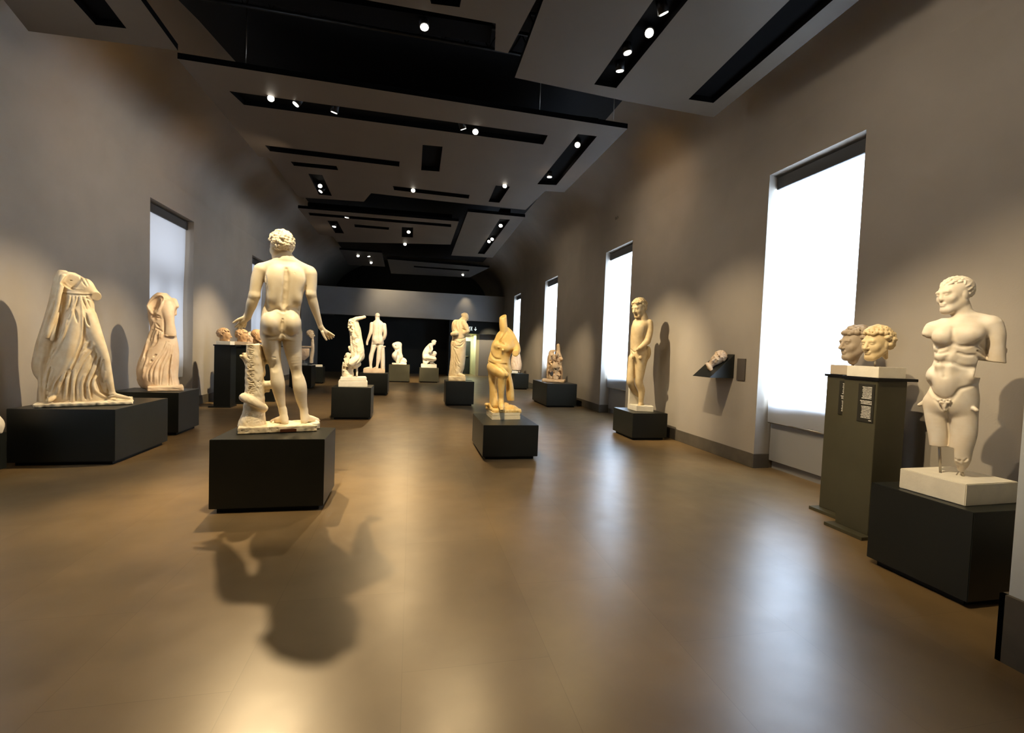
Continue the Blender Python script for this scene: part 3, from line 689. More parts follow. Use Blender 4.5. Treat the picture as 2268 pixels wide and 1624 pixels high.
# ---- armless torso on the right
def torso():
    bx0, bx1, by0, by1 = 3.70, 4.19, 2.37, 2.80
    B = np.array([3.93, 2.58, .645])
    t = statue(B, 'pale marble nude torso with turned head and broken limbs on a white block')
    s = Sculpt(B, .004); s.K = .03
    s.loft([(705,2082,2176,.07,.02),(716,2060,2198,.10,.01),(732,2056,2196,.125,0),(750,2061,2186,.14,0),(768,2064,2183,.135,0),(785,2066,2184,.128,0),(802,2065,2180,.122,0),(820,2058,2171,.118,0),
            (838,2053,2167,.12,0),(858,2057,2168,.118,0),(876,2049,2170,.12,0),(895,2042,2167,.122,0),(912,2046,2163,.105,0),(928,2062,2148,.06,0)], .03)
    # chest, ribs, belly
    s.ball(2089, 746, -.10, 27, 20, .06, .035, rot=.15); s.ball(2150, 742, -.10, 31, 20, .06, .035, rot=-.25)
    s.ball(2063, 832, -.03, 12, 15, .075, .04); s.ball(2155, 832, -.04, 13, 16, .075, .04)
    for y, r in ((789, 12), (812, 10.5)):
        s.ball(2083, y, -.106, 14, r, .026, .03); s.ball(2104, y, -.106, 14, r, .026, .03)
    s.ball(2093, 848, -.10, 25, 30, .05, .04)
    # arms cut short
    s.chain([(2196,722,0,27),(2205,742,-.01,23),(2206,770,-.015,20.5),(2208,812,-.02,20)], .03)
    s.chain([(2066,728,.0,22),(2056,738,-.01,16)], .03); 
    c = s.P(2207, 803, -.02); s.box((c[0], c[1], c[2] - .06), (.1, .12, .06), np.array(Matrix.Rotation(.12, 3, 'Y')), .004, .006, 'sub')
    c = s.P(2050, 754, -.02); s.box((c[0] - .02, c[1], c[2] - .03), (.05, .10, .04), np.array(Matrix.Rotation(-.75, 3, 'Y')), .004, .006, 'sub')
    s.ball(2227, 777, .0, 4, 6, .02, .01)
    # thighs
    s.chain([(2071.5,892,0,30),(2075,925,-.005,29.5),(2078,965,-.005,24.5),(2079,1000,0,20.5)], .02)
    s.chain([(2131,890,0,36),(2132.5,928,-.01,34.5),(2134,960,-.02,31),(2129,990,-.025,27.5),(2127,1012,-.02,25)], .02)
    s.chain([(2122,1010,-.02,21),(2131,1022,-.015,17.5),(2129,1040,.0,9)], .01); s.ball(2138, 1018, -.045, 9, 8, .03, .015)
    c = s.P(2078, 988, 0); s.box((c[0], c[1], c[2] - .06), (.09, .13, .06), np.array(Matrix.Rotation(-.06, 3, 'Y')), .004, .006, 'sub')
    s.chain([(2043,893,-.0,6),(2036,897,-.0,5)], .012); s.chain([(2158,905,-.08,6),(2163,909,-.10,5.2)], .012)
    s.ball(2093, 899, -.115, 8, 10, .03, .012); s.ball(2094, 908, -.115, 5, 6, .03, .01)
    # neck, head turned to the left
    s.chain([(2132,722,.01,36),(2132,704,.0,26),(2127,682,-.0,25),(2122,668,0,24)], .03)
    s.chain([(2126,716,-.02,20),(2160,706,.0,18),(2190,714,0,18)], .04)
    s.head(s.P(2113, 654, -.01), 79 * s.m, R_(-44), .10, .05, 'short', 2, 1.0, nose=False)
    # drawn lines
    g = lambda p, r=1.8, k=.018, q=-.2: s.groove(p, r, k, q)
    cv = lambda p: [(1980 + u / 2.951, 590 + v / 2.951) for u, v in p]
    g(cv([(235,470),(240,500),(270,522),(330,524),(385,508)]), 2); g(cv([(400,512),(440,524),(490,520),(545,498),(598,462)]), 2.2)
    g(cv([(388,400),(386,470),(380,520),(345,600),(333,660),(331,720)]), 1.2, .03, -.3)
    g(cv([(258,615),(285,628),(330,632),(390,636),(440,655),(500,662),(555,655)]), 1.3, .025, -.4)
    g(cv([(250,560),(300,570),(350,560)]), 1.2, .02, .3); g(cv([(420,565),(470,580),(530,580)]), 1.2, .02, .3)
    for p in ([(560,520),(590,540),(604,560)], [(545,555),(580,575),(603,590)], [(535,590),(565,610),(600,625)]): g(cv(p), 1.3, .016, .2)
    g(cv([(215,738),(228,765),(238,800),(258,838),(290,860),(330,870),(375,864),(408,838),(432,806),(480,790),(525,775),(552,752)]), 1.9, .02, -.1)
    s.ball(2091.5, 833, -.155, 2.6, 2.2, .02, .006, 'sub')
    g(cv([(262,870),(285,895),(305,925),(320,945)]), 1.6, .012); g(cv([(395,862),(370,890),(350,920),(342,950)]), 1.6, .012)
    g(cv([(345,950),(348,1000),(355,1060),(357,1120),(355,1165)]), 2.0, .010, 0)
    for i, (u, v) in enumerate(((290,878),(310,872),(330,878),(350,872),(368,876),(300,892),(320,892),(342,892),(360,890))): s.ball(1980 + u / 2.951, 590 + v / 2.951, -.135, 2.8, 2.6, .010, .008)
    g(cv([(600,455),(604,500),(606,560),(607,600)]), 2, .01, .0)
    rg = random.Random(4)
    for i in range(16): x, y = rg.uniform(2108, 2146), rg.uniform(1016, 1042); s.ball(x, y, -.085, rg.uniform(2, 4), rg.uniform(2, 4), .02, .008, 'sub')
    for i in range(16): x, y = rg.uniform(2080, 2102), rg.uniform(674, 692); s.ball(x, y, -.11, rg.uniform(1, 2.4), rg.uniform(.8, 1.8), .010, .006, 'sub')
    s.make('figure', M_white_m, t)
    L = lambda p: np.array([np.dot(np.array(p) - B, s.e1), np.dot(np.array(p) - B, s.e2), p[2] - B[2]])
    m = MB(); zt = .152
    q = [(bx0, by0), (bx1 + .02, by0 + .02), (bx1 + .02, by1 + .02), (bx0 - .01, by1)]
    m.prism([L((x, y, .6451)) for x, y in q], [L((x, y, .645 + zt)) for x, y in q])
    bmesh.ops.bevel(m.b, geom=list(m.b.edges), offset=.005, segments=2, affect='EDGES')
    m.make('white_stone_block', M_whitestone, t)
    a = s.P(2079, 985, 0); b = s.P(2083.5, 1042, 0); b[2] = zt - .01
    MB().cyl(a + np.array([0, 0, .05]), b, .0085, n=14).make('support_rod', M_metal, t)
    a = s.P(2128, 1035, 0); b = s.P(2134, 1052, 0); b[2] = zt - .01
    MB().cyl(a, b, .0085, n=14).make('support_rod', M_metal, t)
    a = s.P(2128, 1036, 0); b = s.P(2118, 1049, 0); b[2] = zt - .005
    MB().cyl(a, b, .004, n=10).make('brace_rod', M_metal, t)
    return t
if want('torso'): torso()
def slab(s, name, parent, x0, x1, y0, y1, h, m, rd=.012, nz=.003, z0=0.0, vox=.009):
    q = Sculpt(s.base, vox); q.box(((x0 + x1) / 2, (y0 + y1) / 2, z0 + h / 2), ((x1 - x0) / 2, (y1 - y0) / 2, h / 2), rd=rd)
    if nz: q.noise(nz, 55, 3)
    return q.make(name, m, parent)

# ---- large striding draped figure on the left
def drape1():
    B = np.array([-4.0, 7.05, .68])
    t = statue(B, 'large honey-coloured headless marble woman striding in blown drapery, on the wide left plinth')
    s = Sculpt(B, .0055); s.K = .03
    cv = lambda p: [(60 + u / 4.92, 580 + v / 4.92) for u, v in p]
    U = lambda u: 60 + u / 4.92
    V = lambda v: 580 + v / 4.92
    # body
    s.loft([(889,92,258,.19,.03),(872,94,254,.19,.02),(850,98,249,.19,.01),(832,102,244,.185,.01),(812,107,240,.18,.0),(789,113,236,.175,.0),(763,119,231,.165,.0),(740,124,225,.155,.0),(718,128,216,.15,.0),
            (695,131,210,.145,.0),(669,133,208,.145,.0),(648,134,207,.145,.0),(630,134,201,.14,.0),(614,131,186,.11,.0),(603,132,166,.07,.0)], .03)
    # cloak hanging from the shoulder behind the viewer's-left side, a sheet of its own
    s.loft([(889,83,112,.12,.10),(868,84,114,.12,.10),(845,86,116,.12,.09),(828,76,118,.12,.08),(808,72,120,.12,.07),(786,76,124,.12,.06),(763,81,128,.12,.05),(740,88,131,.12,.04),(718,95,134,.12,.03),
            (695,102,137,.12,.02),(669,109,139,.12,.01),(645,114,142,.115,.0),(622,119,146,.10,.0),(606,125,150,.07,.0),(599,130,148,.04,.0)], .012)
    C = lambda pts, k=.014: s.chain([(U(u), V(v), d, r / 4.92) for u, v, d, r in pts], k)
    C([(395,160,-.10,36),(372,260,-.13,30),(345,370,-.14,28),(330,470,-.14,26),(290,600,-.13,26),(235,740,-.12,28),(215,820,-.10,24)])
    C([(300,420,-.10,26),(255,540,-.08,26),(205,690,-.06,28),(160,860,-.04,28),(120,1010,-.02,28),(90,1120,.0,24)])
    C([(330,560,-.10,20),(300,700,-.10,22),(270,850,-.10,22)])
    C([(190,900,-.05,22),(170,1060,-.05,20),(150,1170,-.04,18),(140,1300,-.05,20),(145,1420,-.05,20),(150,1530,-.06,20)])
    # upper arm stump
    s.chain([(190,634,-.02,15),(204,647,-.05,13),(217,660,-.09,12)], .02); s.cut(s.P(215, 657, -.08), s.P(217, 660, -.2) - s.P(198, 645, -.02), .08)
    s.ball(190, 634, -.07, 17, 16, .08, .05)
    # legs under the cloth
    s.chain([(172,700,-.08,19),(163,745,-.11,18),(153,788,-.14,13),(136,828,-.12,11),(118,872,-.10,9)], .04)
    s.chain([(194,700,-.06,21),(211,745,-.11,18),(229,786,-.14,12.5),(237,825,-.12,12),(247,862,-.12,7.5),(250,875,-.12,7.5)], .03)
    s.chain([(248,874,-.12,7),(265,878,-.15,6.5),(286,882,-.18,4)], .02); s.chain([(118,880,-.14,6),(112,885,-.20,6.5),(106,888,-.25,5)], .015)
    for i in range(3): s.chain([(280 + i * 2, 880, -.17 + .02 * i, 2), (289 - i * 1.5, 883, -.19 + .03 * i, 1.8)], .004)
    s.box(s.P(159, 621, -.17), (.072, .085, .10), np.array(Matrix.Rotation(R_(28), 3, 'Y')), .03, .010, 'sub')
    G = lambda p, r=2.0, k=.008, q=.15: s.groove(cv(p), r * 1.5, k, q)
    Rg = lambda p, r=2.0, k=.014, q=-.1: s.ridge(cv(p), r * 1.35, k, q)
    # bodice and belt
    Rg([(405,215),(450,262),(520,292),(600,296)], 1.0, .012, .3); Rg([(385,325),(470,338),(560,345),(640,348),(700,345)], 1.1, .01, .2); G([(385,347),(470,358),(560,364),(640,366),(700,360)], .8)
    G([(570,150),(600,210),(640,270)], .8); G([(600,140),(640,200),(670,260)], .8)
    s.ball(157, 621.5, -.09, 3.4, .8, .03, .003, 'sub')
    for p in ([(440,368),(445,420),(430,470)], [(480,368),(478,430),(460,500)], [(520,370),(525,420),(500,470)], [(560,372),(545,440),(520,500)], [(600,372),(610,420),(650,520)], [(640,370),(660,430),(690,500)]): G(p, .9)
    for p in ([(462,368),(462,420),(446,470)], [(500,370),(500,430),(482,490)], [(580,372),(580,420),(560,470)]): Rg(p, .9)
    # long folds over the thighs
    for p in ([(470,380),(440,480),(400,580),(370,700),(335,825)], [(540,400),(500,520),(440,680),(390,830),(340,940),(265,1060),(215,1150),(190,1270),(180,1400),(175,1520)],
              [(500,470),(470,580),(440,640),(410,760),(370,860),(300,960)], [(590,430),(602,600),(595,780),(550,960),(490,1100),(430,1220),(350,1370)],
              [(600,970),(640,900),(690,860)], [(560,1090),(620,1000),(690,940)], [(620,1130),(660,1050),(720,920),(715,870)], [(625,600),(650,680),(668,718)]): Rg(p, 1.7)
    for p in ([(430,420),(395,580),(360,720),(345,830)], [(480,540),(440,640),(420,700)], [(520,520),(535,590),(548,660)], [(618,610),(622,720),(600,860),(560,985),(505,1120),(445,1230),(370,1370)],
              [(330,900),(270,1010),(215,1130),(185,1260)], [(640,560),(655,640),(680,700)]): G(p, 1.6)
    # lower folds
    for p in ([(700,1000),(630,1110),(560,1240),(530,1380),(530,1510)], [(760,1000),(690,1150),(640,1270),(620,1420),(640,1500)], [(805,1040),(745,1190),(690,1330),(700,1480)], [(835,1070),(790,1180),(765,1270),(800,1400),(850,1450),(940,1450)],
              [(450,1180),(410,1300),(390,1500)], [(490,1200),(470,1350),(455,1510)], [(380,1240),(310,1370),(260,1470)], [(260,1150),(225,1280),(215,1450),(210,1530)], [(310,1250),(260,1380),(240,1460)]): G(p, 2.0)
    for p in ([(680,1030),(600,1180),(550,1330),(560,1500)], [(735,1020),(660,1180),(600,1300),(595,1430),(600,1510)], [(785,1050),(720,1200),(665,1320),(670,1420),(690,1500)], [(820,1100),(770,1220),(725,1300),(740,1400),(860,1475),(950,1460)],
              [(520,1180),(500,1330),(500,1510)], [(470,1160),(430,1330),(425,1500)], [(420,1200),(350,1340),(330,1460)], [(235,1160),(205,1300),(190,1450),(185,1530)], [(850,1200),(845,1320),(860,1420)], [(285,1170),(240,1320),(225,1490)]): Rg(p, 1.9)
    s.make('figure', M_drape, t)
    a, b = s.P(82, 890, 0), s.P(297, 885, -.16)
    q = Sculpt(B, .007); q.box(((a[0] + b[0]) / 2 - .01, -.02, .022), ((b[0] - a[0]) / 2, .27, .024), np.array(Matrix.Rotation(-.03, 3, 'Z')), .012)
    q.noise(.007, 38, 5); q.make('rough_base_slab', M_trunk, t)
if want('drape1'): drape1()

# ---- second draped figure
def drape2():
    B = np.array([-4.1, 8.73, .69])
    t = statue(B, 'smaller headless draped marble woman standing before the left blind')
    s = Sculpt(B, .006); s.K = .03
    cv = lambda p: [(290 + u / 6.494, 630 + v / 6.494) for u, v in p]
    s.loft([(858,316,400,.17,.0),(846,309,398,.17,0),(834,304,396,.18,0),(818,303,397,.18,0),(800,307,398,.175,0),(781,315,398,.17,0),(762,322,396,.165,0),(745,329,392,.16,0),(727,332,388,.155,0),(708,329,387,.155,0),
            (692,327,388,.155,0),(680,325,392,.15,0),(668,330,388,.13,0),(657,338,379,.10,0),(649,348,370,.06,0)], .03)
    s.chain([(384,668,-.02,10),(390,678,-.03,7)], .02); s.chain([(387,684,.0,5),(388,696,.0,4)], .01)
    s.ball(340, 672, -.10, 15, 18, .08, .02, 'sub', rot=.35); s.ball(352, 663, -.15, 6, 7, .05, .01, 'sub')
    s.ball(338, 702, -.15, 10, 12, .06, .02, 'sub'); s.ball(330, 715, -.12, 8, 14, .05, .02, 'sub'); s.ball(336, 745, -.16, 9, 18, .06, .015, 'sub', rot=.3); s.ball(329, 765, -.14, 6, 12, .05, .015, 'sub', rot=.4)
    G = lambda p, r=1.5, k=.008, q=.15: s.groove(cv(p), r * 1.5, k, q)
    Rg = lambda p, r=1.7, k=.012, q=-.05: s.ridge(cv(p), r * 1.2, k, q)
    # overfold hanging in front
    s.loft([(745,364,391,.05,-.14),(735,363,391,.055,-.14),(715,363,387,.06,-.13),(695,357,387,.07,-.12),(680,352,386,.07,-.10),(665,356,380,.06,-.08)], .012)
    Rg([(230,310),(290,400),(330,425),(370,385)], 2.2); Rg([(232,305),(300,210),(390,160),(450,175),(445,260),(400,370)], 2.0); G([(380,180),(440,190),(430,250)], 2.0)
    Rg([(470,230),(400,370),(360,440)], 1.8); Rg([(340,350),(350,320)], 1.2)
    for p in ([(365,445),(420,465)], [(370,480),(430,490)], [(478,500),(482,600),(478,720)], [(360,560),(410,620)], [(355,630),(400,650),(460,690)]): G(p, 1.4, .01, -.1)
    Rg([(480,730),(520,742),(560,760),(620,755),(660,748)], 1.6, .008)
    for p in ([(330,540),(300,620),(270,710),(240,800),(200,960),(150,1100)], [(355,530),(320,640),(290,760),(240,880),(200,1000)], [(380,660),(350,740),(330,830)], [(410,690),(400,780)], [(440,690),(430,780)]): Rg(p, 1.5, .012)
    for p in ([(340,560),(300,690),(260,800)], [(310,660),(250,850),(210,1000),(200,1080)], [(395,680),(370,800),(330,870),(240,930)]): G(p, 1.8, .012, -.1)
    for p in ([(500,830),(440,980),(330,1120),(260,1250),(250,1380)], [(530,830),(480,960),(390,1090),(320,1220),(300,1400)], [(545,830),(510,980),(440,1110),(400,1260),(400,1440)], [(560,880),(520,1060),(450,1200),(430,1440)]): G(p, 1.7, .014, -.1)
    for p in ([(515,830),(460,970),(360,1110),(290,1240),(280,1390)], [(540,830),(500,960),(420,1080),(350,1240),(340,1430)], [(555,860),(515,1030),(440,1190),(415,1440)], [(600,1020),(560,1160),(550,1450)], [(620,880),(590,1060),(570,1250),(600,1440)],
              [(420,990),(300,1100),(200,1220),(170,1360)], [(240,1060),(200,1180),(160,1330)]): Rg(p, 1.6, .014)
    for p in ([(580,1020),(545,1180),(540,1450)], [(360,1010),(330,1040)], [(300,1090),(280,1110)]): G(p, 1.3, .012)
    s.make('figure', M_pink, t)
    s2 = Sculpt(B, .008); a, b = s.P(326, 864, 0), s.P(406, 862, -.1)
    s2.box(((a[0] + b[0]) / 2, -.02, .035), ((b[0] - a[0]) / 2, .20, .045), None, .02); s2.chain([(307,840,.0,5),(316,855,.0,6),(334,860,-.05,6)], .02); s2.noise(.004, 50, 2)
    s2.make('rough_base_slab', M_pink, t)
if want('drape2'): drape2()

# ---- amber figure, headless, one arm up
def amber():
    B = atz(1108, 925, .50)
    t = statue(B, 'headless amber marble woman with one arm raised over a rocky base')
    s = Sculpt(B, .0055); s.K = .03
    X = lambda u: 1030 + u / 6.0157
    Yy = lambda v: 680 + v / 6.0157
    cv = lambda p: [(X(u), Yy(v)) for u, v in p]
    rows = [(740,305,592,.13,0),(700,312,596,.13,0),(650,325,606,.135,0),(600,335,628,.14,0),(560,343,668,.145,0),(520,352,690,.145,0),(480,366,692,.14,0),(440,390,680,.13,0),(400,408,655,.12,0),(360,428,628,.10,0),(325,458,600,.07,0)]
    s.loft([(Yy(v), X(l), X(r), d, q) for v, l, r, d, q in rows], .03)
    ch = lambda p, k=.025: s.chain([(X(u), Yy(v), d, r / 6.0157) for u, v, d, r in p], k)
    ch([(545,400,.0,62),(520,320,-.04,54),(508,230,-.05,52),(506,130,-.04,47),(506,90,-.04,44)]); s.cut(s.P(X(503), Yy(128), -.04), (-.35, -.45, .8), .12)
    ch([(565,300,.05,30),(600,370,.05,55),(660,480,.0,55)]); ch([(670,520,.0,60),(690,580,-.06,50),(672,618,-.14,42)], .02)
    c = s.P(X(664), Yy(626), -.20); s.box(c, (.09, .035, .09), np.array(Matrix.Rotation(.15, 3, 'Z')), .004, .004, 'sub')
    s.ball(X(672), Yy(455), -.12, 6, 6, .05, .015, 'sub'); s.ball(X(450), Yy(520), -.10, 10, 9, .06, .03); s.ball(X(530), Yy(545), -.11, 10, 9, .06, .03)
    s.ball(X(500), Yy(575), -.175, 2.8, 2.6, .018, .008); s.ball(X(450), Yy(540), -.155, 3.2, 1.6, .015, .008)
    # thigh raised across the body, shin straight down, other leg beside it
    ch([(375,800,.0,85),(430,845,-.10,82),(500,890,-.17,62),(535,905,-.17,45)], .02)
    ch([(505,905,-.16,58),(492,990,-.13,58),(485,1090,-.12,46),(480,1190,-.11,36),(480,1260,-.11,33)], .025); ch([(479,1245,-.11,34),(480,1290,-.15,40),(484,1325,-.24,38),(488,1352,-.32,26)], .02); [ch([(470 + i * 9, 1345, -.30, 9), (472 + i * 10, 1368, -.35, 7)], .005) for i in range(4)]
    ch([(385,850,.04,80),(370,960,.05,58),(375,1060,.06,52),(372,1180,.06,48),(375,1290,.06,50)], .03)
    ch([(405,960,.02,26),(402,1100,.02,28),(402,1220,.0,34),(404,1310,-.02,52)], .04); ch([(430,700,.0,95),(450,790,-.01,100),(500,820,-.02,75)], .05); ch([(540,760,.02,50),(575,850,.04,50)], .04)
    # cloth hanging down at the back on the right
    rows = [(1245,560,656,.07,.05),(1180,548,655,.08,.05),(1090,545,650,.085,.05),(1000,545,636,.09,.05),(900,545,615,.10,.05),(820,540,604,.11,.05),(740,520,592,.11,.03),(680,500,590,.1,.02)]
    s.loft([(Yy(v), X(l), X(r), d, q) for v, l, r, d, q in rows], .03)
    G = lambda p, r=1.4, k=.012, q=0: s.groove(cv(p), r, k, q)
    G([(460,470),(500,420),(550,330)], 2.4, .015, 0); G([(455,455),(480,480),(520,500)], 2, .02, .1); s.ridge(cv([(465,465),(520,420),(555,360)]), 1.8, .015)
    G([(305,722),(360,752),(440,785),(500,815),(545,865),(552,960)], 2.0, .010, -.1); G([(420,960),(420,1080),(425,1200)], 2.6, .012, -.2); G([(540,900),(542,1020),(520,1200)], 2.4, .012, -.1)
    G([(330,560),(350,640),(400,690),(470,700)], 1.2, .03, .3)
    s.make('figure', M_yellow, t)
    L = lambda p: np.array([np.dot(np.array([p[0], p[1], B[2]]) - B, s.e1), np.dot(np.array([p[0], p[1], B[2]]) - B, s.e2), 0])
    m = MB()
    cs = [atz(*p, .5)[:2] for p in ((1090,930),(1152,929))]; a, b_ = cs
    dirl = np.array([-.30, .95]); lf = atz(1068, 910, .5)[:2]; ll = min(np.linalg.norm(lf - a), .55); dv = (lf - a) / np.linalg.norm(lf - a) * ll
    for z0, z1, g in ((0, .055, 1.0), (.055, .065, .97), (.065, .105, .99)):
        ctr = a + (b_ - a) / 2 + dv / 2
        P4 = [ctr + (p - ctr) * g for p in (a, b_, b_ + dv, a + dv)]
        m.prism([L(p) + np.array([0, 0, z0]) for p in P4], [L(p) + np.array([0, 0, z1]) for p in P4])
    m.make('stepped_base', mat('ivory_stone', (0.80, 0.70, 0.48), 0.55, noise=.12, nscale=9), t)
    q = Sculpt(B, .0075); q.K = .02; c3 = L(ctr); a3 = L(b_) - L(a); rot = np.array(Matrix.Rotation(math.atan2(a3[1], a3[0]), 3, 'Z'))
    q.box(c3 + np.array([0, 0, .125]), (np.linalg.norm(b_ - a) * .49, np.linalg.norm(dv) * .49, .035), rot, .03)
    for u, v, d, r in ((300,1300,.05,40),(400,1320,.05,70),(520,1310,.05,70),(620,1340,.02,60),(480,1370,-.12,50),(660,1370,-.02,40)): q.ball(X(u), Yy(v), d, r / 6.0157, r * .6 / 6.0157, r / 6.0157 * s.w, .04)
    q.noise(.006, 42, 3); q.make('rocky_ground', M_yellow, t)
if want('amber'): amber()

# ---- standing youth by the right wall
def youth():
    B = np.array([4.36, 8.2, .50])
    t = statue(B, 'nude curly-haired marble youth looking down, standing by the right wall')
    s = Sculpt(B, .006); s.K = .03
    X = lambda u: 1360 + u / 4.643
    Yy = lambda v: 640 + v / 4.643
    ch = lambda p, k=.025: s.chain([(X(u), Yy(v), d, r / 4.643) for u, v, d, r in p], k)
    rows = [(q[0], q[1], q[2], q[3] * 1.5, .06) for q in [(770,160,335,.10,0),(730,160,348,.125,0),(690,162,362,.135,0),(650,165,366,.135,0),(620,165,352,.125,0),(580,165,338,.115,0),(520,165,340,.12,0),(460,170,350,.13,0),(410,174,372,.135,0),(370,184,385,.125,0),(335,198,382,.10,0),(305,225,335,.07,0)]]
    s.loft([(Yy(v), X(l), X(r), d, q) for v, l, r, d, q in rows], .03)
    ch([(230,350,.24,40),(225,450,.26,34),(215,560,.26,30),(215,640,.22,26),(215,720,.2,20)])
    ch([(362,350,-.01,38),(368,410,-.03,36),(360,480,-.05,33),(342,540,-.07,32)]); ch([(342,540,-.07,32),(305,575,-.15,27),(265,610,-.20,22)], .02)
    ch([(265,608,-.19,20),(245,625,-.19,18)], .01)
    for i in range(4): ch([(246 + i * 2, 622 + i * 4, -.20 + .012 * i, 7), (228 + i * 3, 640 + i * 5, -.19 + .012 * i, 6)], .006)
    s.ball(X(348), Yy(655), .02, 7, 14, .12, .03)
    ch([(275,720,-.02,68),(270,800,-.03,58),(262,880,-.03,48),(255,950,-.04,40),(268,1000,-.02,38),(282,1045,-.0,37),(280,1110,.0,29),(275,1180,.0,24)]); ch([(275,1185,.0,24),(262,1205,-.08,22),(255,1212,-.16,16)], .02); ch([(275,1190,.0,24),(305,1208,.02,14)], .02)
    ch([(195,720,.0,52),(180,800,-.01,42),(172,880,-.03,40),(168,950,-.06,39),(182,1000,-.0,34),(212,1050,.08,28),(240,1100,.14,20)])
    ch([(300,310,.0,52),(290,270,-.03,44),(270,235,-.05,42)])
    s.head(s.P(X(255), Yy(198), -.04), 190 / 4.643 * s.m, R_(-38), .32, 0, 'curly', 9, 1.15)
    cv = lambda p: [(X(u), Yy(v)) for u, v in p]
    G = lambda p, r=1.1, k=.02, q=-.35: s.groove(cv(p), r, k, q)
    G([(322,390),(312,460),(305,530)], 1.6)
    G([(170,620),(200,650),(235,645)], 1.3); G([(205,700),(208,800),(210,900),(215,960)], 2.2, .014, -.1); G([(175,640),(185,680),(200,705)], 1.3)
    s.ball(X(195), Yy(700), -.14, 3.2, 5, .03, .01); s.chain([(X(272), Yy(705), -.14, 4), (X(268), Yy(712), -.20, 4)], .01); 
    G([(340,640),(345,690),(325,730)], 1.2, .02, .2)
    s.make('figure', M_gold, t)
    L = lambda u, v, d: s.P(X(u), Yy(v), d)
    a = L(135, 1285, .0); m = MB()
    x0, x1, xm = L(135, 1250, .1)[0], L(402, 1250, .05)[0], L(228, 1290, -.2)[0]
    m.prism([(x0, .12, 0), (xm, -.20, 0), (x1, -.14, 0), (x1 - .05, .20, 0)], [(x0, .12, .105), (xm, -.20, .105), (x1, -.14, .105), (x1 - .05, .20, .105)])
    bmesh.ops.bevel(m.b, geom=list(m.b.edges), offset=.004, segments=1, affect='EDGES'); m.make('white_stone_block', M_whitestone, t)
    m = MB(); z0, z1 = .10, L(170, 985, .15)[2]; m.prism([(x0 + .005, .10, z0), (x0 + .035, .05, z0), (xm + .07, .14, z0), (xm + .02, .19, z0)], [(x0 + .005, .10, z1), (x0 + .035, .05, z1), (xm + .07, .14, z1 - .25), (xm + .02, .19, z1 - .25)])
    m.make('white_support_slab', M_whitestone, t)
if want('youth'): youth()

# ---- torso with one arm bent overhead
def dying():
    B = np.array([-1.19, 10.40, .67])
    t = statue(B, 'cream marble torso with one arm bent overhead on a stepped white base')
    s = Sculpt(B, .0075); s.K = .035
    X = lambda u: 720 + u / 7.73
    Yy = lambda v: 680 + v / 7.73
    cv = lambda p: [(X(u), Yy(v)) for u, v in p]
    ch = lambda p, k=.03: s.chain([(X(u), Yy(v), d, r / 7.73) for u, v, d, r in p], k)
    rows = [(870,440,655,.15,0),(830,440,672,.16,0),(750,440,672,.16,0),(650,435,658,.15,0),(560,428,642,.145,0),(470,420,626,.145,0),(400,408,616,.14,0),(340,400,598,.13,0),(280,404,578,.12,0),(225,425,560,.10,0)]
    s.loft([(Yy(v), X(l), X(r), d, q) for v, l, r, d, q in rows], .03)
    ch([(470,235,-.02,42),(540,205,-.05,38),(610,190,-.07,33),(672,172,-.08,27)], .03); ch([(440,240,.02,40),(430,320,.04,40),(440,380,.05,36)])
    ch([(590,850,.0,85),(520,910,-.12,85),(440,965,-.20,60),(410,985,-.2,40)]); ch([(430,960,-.14,50),(500,1010,-.05,55),(570,980,.0,50)])
    ch([(390,820,-.05,45),(370,900,-.07,50),(350,990,-.06,55),(345,1080,-.04,58),(380,1170,.0,90)]); ch([(440,1000,.0,60),(410,1090,.0,75),(400,1190,.0,95)])
    ch([(415,690,.02,22),(435,735,.02,30)])
    for p, r in (([(480,210),(478,300),(490,370),(500,440),(560,540),(520,600)], 2.0), ([(530,640),(530,760),(545,830)], 2.0), ([(455,560),(500,570),(550,540)], 1.6), ([(380,870),(390,940),(385,1050)], 1.8), ([(460,1040),(530,980),(590,900)], 1.3), ([(400,985),(440,1030),(470,1050)], 1.3), ([(530,250),(575,270)], 2.0), ([(430,410),(440,520),(450,640),(470,780)], 2.6)): s.groove(cv(p), r, .03, 0)
    s.ball(X(455), Yy(700), -.15, 8, 22, .06, .03, 'sub'); s.ball(X(440), Yy(290), -.14, 5, 14, .05, .02, 'sub')
    rg = random.Random(7)
    for i in range(26): s.ball(X(rg.uniform(405, 470)), Yy(rg.uniform(220, 420)), -.10, rg.uniform(1.4, 3), rg.uniform(1.4, 3), .04, .012, 'sub' if i % 2 else 'add')
    for i in range(20): s.ball(X(rg.uniform(315, 380)), Yy(rg.uniform(850, 1100)), -.08, rg.uniform(1.4, 3), rg.uniform(2, 4), .05, .012, 'sub' if i % 2 else 'add')
    s.noise(.003, 60, 2); s.make('figure', M_cream, t)
    a, b = s.P(X(232), 855, -.1), s.P(X(722), 855, -.1); m = MB(); h1, h2 = s.P(X(400), Yy(1272), -.25)[2], s.P(X(400), Yy(1228), -.2)[2]
    m.box(a[0], b[0], -.27, .27, 0, h1, .008); m.make('white_base_block', M_whitestone, t)
    a, b = s.P(X(262), 850, -.1), s.P(X(706), 850, -.1)
    MB().box(a[0], b[0], -.24, .24, h1, h2 + .03, .012).make('upper_base_step', M_whitestone, t)
    a, b = s.P(X(545), Yy(1040), -.02), s.P(X(545), Yy(1225), -.02); MB().cyl(a + np.array([0, 0, .05]), b, .022, n=14).make('support_post', M_whitestone, t)
if want('dying'): dying()

